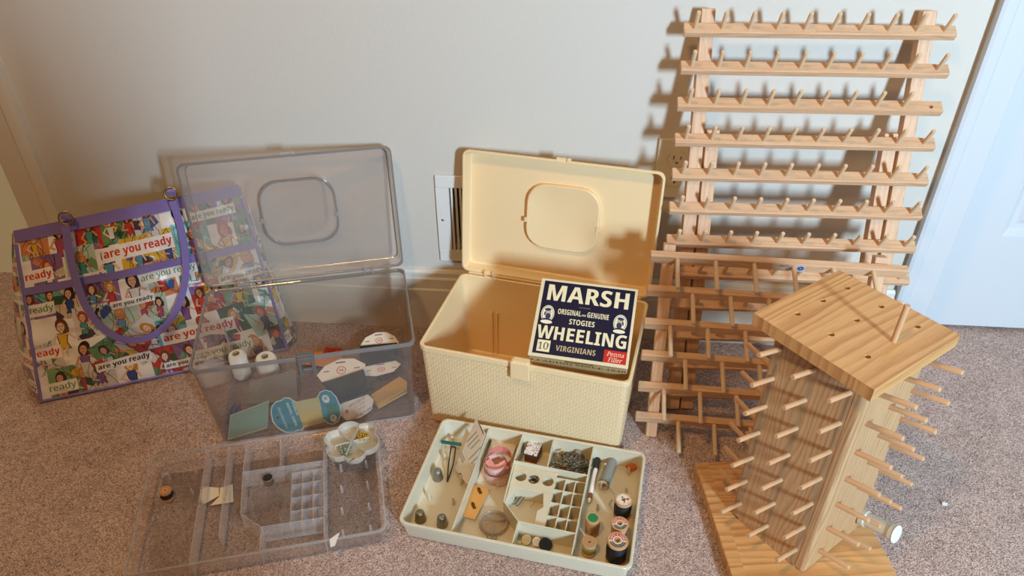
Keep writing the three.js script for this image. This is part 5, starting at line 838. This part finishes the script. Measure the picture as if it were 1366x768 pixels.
// ───────────────────────── the photographer ─────────────────────────
// kneels behind the camera, between the window and the left half of the picture, which lies in this person's soft shadow
{
  const K = (p) => V(...p), smin = (a, b, k) => { const h = Math.max(k - Math.abs(a - b), 0) / k; return Math.min(a, b) - h * h * k * 0.25; };
  const cap = (P, A, B, ra, rb) => { const bx_ = B.x - A.x, by = B.y - A.y, bz = B.z - A.z, px = P[0] - A.x, py = P[1] - A.y, pz = P[2] - A.z, t = Math.max(0, Math.min(1, (px * bx_ + py * by + pz * bz) / (bx_ * bx_ + by * by + bz * bz + 1e-9))); return Math.hypot(px - bx_ * t, py - by * t, pz - bz * t) - (ra + (rb - ra) * t); };
  const field = (bones, k) => (P) => { let d = 1; for (const [A, B, ra, rb, kk] of bones) d = smin(d, cap(P, A, B, ra, rb), kk || k); return d; };
  const meshSdf = (f, lo, hi, cell) => {           // surface nets on a grid
    const n = [0, 1, 2].map(i => Math.ceil((hi[i] - lo[i]) / cell) + 1), id = (x, y, z) => (z * n[1] + y) * n[0] + x, F = new Float32Array(n[0] * n[1] * n[2]);
    for (let z = 0; z < n[2]; z++) for (let y = 0; y < n[1]; y++) for (let x = 0; x < n[0]; x++) F[id(x, y, z)] = f([lo[0] + x * cell, lo[1] + y * cell, lo[2] + z * cell]);
    const vid = new Int32Array(F.length).fill(-1), pos = [], idx = [];
    for (let z = 0; z + 1 < n[2]; z++) for (let y = 0; y + 1 < n[1]; y++) for (let x = 0; x + 1 < n[0]; x++) {
      let c = 0, sx = 0, sy = 0, sz = 0, m = 0; for (let k = 0; k < 8; k++) if (F[id(x + (k & 1), y + (k >> 1 & 1), z + (k >> 2))] < 0) m |= 1 << k; if (!m || m === 255) continue;
      for (const [a, b] of [[0, 1], [2, 3], [4, 5], [6, 7], [0, 2], [1, 3], [4, 6], [5, 7], [0, 4], [1, 5], [2, 6], [3, 7]]) { if ((m >> a & 1) === (m >> b & 1)) continue; const fa = F[id(x + (a & 1), y + (a >> 1 & 1), z + (a >> 2))], fb = F[id(x + (b & 1), y + (b >> 1 & 1), z + (b >> 2))], t = fa / (fa - fb); sx += lerp(a & 1, b & 1, t); sy += lerp(a >> 1 & 1, b >> 1 & 1, t); sz += lerp(a >> 2, b >> 2, t); c++; }
      vid[id(x, y, z)] = pos.length / 3; pos.push(lo[0] + (x + sx / c) * cell, lo[1] + (y + sy / c) * cell, lo[2] + (z + sz / c) * cell);
    }
    const quad = (a, b, c, d, fl) => { if (a < 0 || b < 0 || c < 0 || d < 0) return; fl ? idx.push(a, b, c, a, c, d) : idx.push(a, c, b, a, d, c); };
    for (let z = 1; z + 1 < n[2]; z++) for (let y = 1; y + 1 < n[1]; y++) for (let x = 1; x + 1 < n[0]; x++) {
      const s0 = F[id(x, y, z)] < 0;
      if (s0 !== F[id(x + 1, y, z)] < 0) quad(vid[id(x, y - 1, z - 1)], vid[id(x, y, z - 1)], vid[id(x, y, z)], vid[id(x, y - 1, z)], s0);
      if (s0 !== F[id(x, y + 1, z)] < 0) quad(vid[id(x - 1, y, z - 1)], vid[id(x - 1, y, z)], vid[id(x, y, z)], vid[id(x, y, z - 1)], s0);
      if (s0 !== F[id(x, y, z + 1)] < 0) quad(vid[id(x - 1, y - 1, z)], vid[id(x, y - 1, z)], vid[id(x, y, z)], vid[id(x - 1, y, z)], s0);
    }
    const g = new THREE.BufferGeometry(); g.setAttribute('position', new THREE.Float32BufferAttribute(pos, 3)); g.setIndex(idx); g.computeVertexNormals(); const q = g.toNonIndexed(); q.setAttribute('uv', new THREE.Float32BufferAttribute(new Float32Array(q.attributes.position.count * 2), 2)); return q;
  };
  const X = 0.30, Z = 1.66, J = (x, y, z) => K([X + x, y, Z + z]);
  const body = [
    [J(-0.09, 0.52, 0.02), J(0.09, 0.52, 0.02), 0.115, 0.115], [J(0, 0.56, 0.02), J(0, 0.80, 0.0), 0.125, 0.135], [J(0, 0.80, 0.0), J(0, 0.92, -0.01), 0.135, 0.115], [J(-0.10, 0.93, 0), J(0.10, 0.93, 0), 0.085, 0.085],
    [J(-0.15, 0.97, 0), J(0.15, 0.97, 0), 0.058, 0.058], [J(0, 0.98, -0.005), J(0, 1.09, -0.03), 0.055, 0.05],
    [J(-0.09, 0.50, 0.02), J(-0.10, 0.085, -0.10), 0.09, 0.06], [J(0.09, 0.50, 0.02), J(0.11, 0.085, -0.08), 0.09, 0.06],
    [J(-0.10, 0.07, -0.10), J(-0.10, 0.055, 0.30), 0.062, 0.042], [J(0.11, 0.07, -0.08), J(0.11, 0.055, 0.32), 0.062, 0.042], [J(-0.10, 0.05, 0.30), J(-0.10, 0.03, 0.44), 0.04, 0.028], [J(0.11, 0.05, 0.32), J(0.11, 0.03, 0.46), 0.04, 0.028],
    [J(-0.17, 0.965, 0), J(-0.30, 0.74, -0.08), 0.05, 0.04], [J(-0.30, 0.74, -0.08), J(-0.30, 0.92, -0.255), 0.04, 0.028], [J(0.17, 0.965, 0), J(0.06, 0.745, -0.14), 0.05, 0.04], [J(0.06, 0.745, -0.14), J(-0.12, 0.905, -0.255), 0.04, 0.028],
  ];
  const o = thing('person', 'person in a dark jumper and jeans kneeling with a phone held up in both hands', 'person');
  const fb = field(body, 0.06); const torso = meshSdf(fb, [X - 0.42, 0.0, Z - 0.34], [X + 0.30, 1.15, Z + 0.54], 0.014);
  // head with face
  const hc = J(0, 1.20, -0.05), H3 = (x, y, z) => hc.clone().add(V(x, y, z));
  const head = [[H3(0, 0.03, 0.01), H3(0, -0.02, -0.005), 0.088, 0.072], [H3(0, -0.05, -0.03), H3(0, -0.085, -0.05), 0.052, 0.034], [H3(0, 0.0, -0.088), H3(0, -0.028, -0.100), 0.010, 0.014, 0.02], [H3(-0.03, 0.022, -0.078), H3(0.03, 0.022, -0.078), 0.014, 0.014, 0.02], [H3(-0.018, -0.058, -0.082), H3(0.018, -0.058, -0.082), 0.008, 0.008, 0.012], [H3(-0.083, 0.0, 0.0), H3(-0.085, -0.025, 0.005), 0.014, 0.010, 0.01], [H3(0.083, 0.0, 0.0), H3(0.085, -0.025, 0.005), 0.014, 0.010, 0.01], [H3(0, -0.07, 0), J(0, 1.06, -0.02), 0.05, 0.052]];
  const headG = meshSdf(field(head, 0.03), [hc.x - 0.12, hc.y - 0.17, hc.z - 0.14], [hc.x + 0.12, hc.y + 0.14, hc.z + 0.12], 0.006);
  // hands: palm, four fingers and thumb closed round the edges of the phone
  const hand = (sx, w) => { const Q = (x, y, z) => w.clone().add(V(sx * x, y, z)), b = [[Q(0.012, -0.035, 0.012), Q(0.004, 0.02, 0.004), 0.022, 0.024], [Q(0.018, -0.07, 0.04), Q(0.012, -0.03, 0.012), 0.024, 0.022]]; for (let i = 0; i < 4; i++) { const y = 0.032 - i * 0.019, r = 0.0085 - i * 0.0006, L = [0.9, 1, 0.95, 0.8][i]; b.push([Q(0.004, y, 0.0), Q(-0.012 * L, y + 0.004, -0.024), r, r, 0.008], [Q(-0.012 * L, y + 0.004, -0.024), Q(-0.034 * L, y + 0.005, -0.027), r, r * 0.85, 0.006]); } b.push([Q(0.006, -0.01, 0.02), Q(-0.014, 0.016, 0.026), 0.011, 0.0095, 0.01], [Q(-0.014, 0.016, 0.026), Q(-0.034, 0.034, 0.019), 0.0095, 0.008, 0.006]); return meshSdf(field(b, 0.012), [w.x - 0.09, w.y - 0.11, w.z - 0.06], [w.x + 0.09, w.y + 0.07, w.z + 0.08], 0.0035); };
  const PH = V(0.095, 0.985, 1.372), hl = hand(-1, PH.clone().add(V(-0.078, -0.005, 0.012))), hr = hand(1, PH.clone().add(V(0.078, -0.005, 0.012)));
  const all = mergeGeometries([torso, headG, hl, hr]); const cl = new Float32Array(all.attributes.position.count * 3), ap = all.attributes.position, nT = torso.attributes.position.count;
  for (let i = 0; i < ap.count; i++) { const y = ap.getY(i), c = i >= nT ? [0.55, 0.32, 0.22] : y < 0.56 ? [0.045, 0.06, 0.11] : y > 1.03 ? [0.55, 0.32, 0.22] : [0.07, 0.06, 0.06]; cl.set(c, i * 3); }
  all.setAttribute('color', new THREE.BufferAttribute(cl, 3)); mk('body', all, std({ vertexColors: true, roughness: 0.8 }), o);
  const hair = [[H3(0, 0.05, 0.03), H3(0, -0.02, 0.05), 0.092, 0.08], [H3(-0.055, 0.03, 0.01), H3(-0.07, -0.05, 0.03), 0.05, 0.035], [H3(0.055, 0.03, 0.01), H3(0.07, -0.05, 0.03), 0.05, 0.035], [H3(0, 0.085, -0.02), H3(0, 0.07, 0.04), 0.055, 0.07]];
  mk('hair', meshSdf(field(hair, 0.03), [hc.x - 0.14, hc.y - 0.12, hc.z - 0.1], [hc.x + 0.14, hc.y + 0.18, hc.z + 0.16], 0.008), std({ color: 0x2b1c13, roughness: 0.8 }), o);
  const ph = thing('phone', 'dark phone held up in both hands by the kneeling person', 'phone', [PH.x, PH.y, PH.z]); mk('case', bx(0.152, 0.074, 0.009, 0, 0, 0, 0.004, 2), std({ color: 0x1a1a1d, roughness: 0.4 }), ph); mk('glass_back', bx(0.142, 0.066, 0.0006, 0, 0, -0.0047, 0), std({ color: 0x2a2b30, roughness: 0.15 }), ph); mk('lens', xf(new THREE.CylinderGeometry(0.006, 0.006, 0.002, 16), { p: [-0.06, 0.02, -0.0055], r: [Math.PI / 2, 0, 0] }), M.dark, ph);
}

renderer.render(scene, camera);
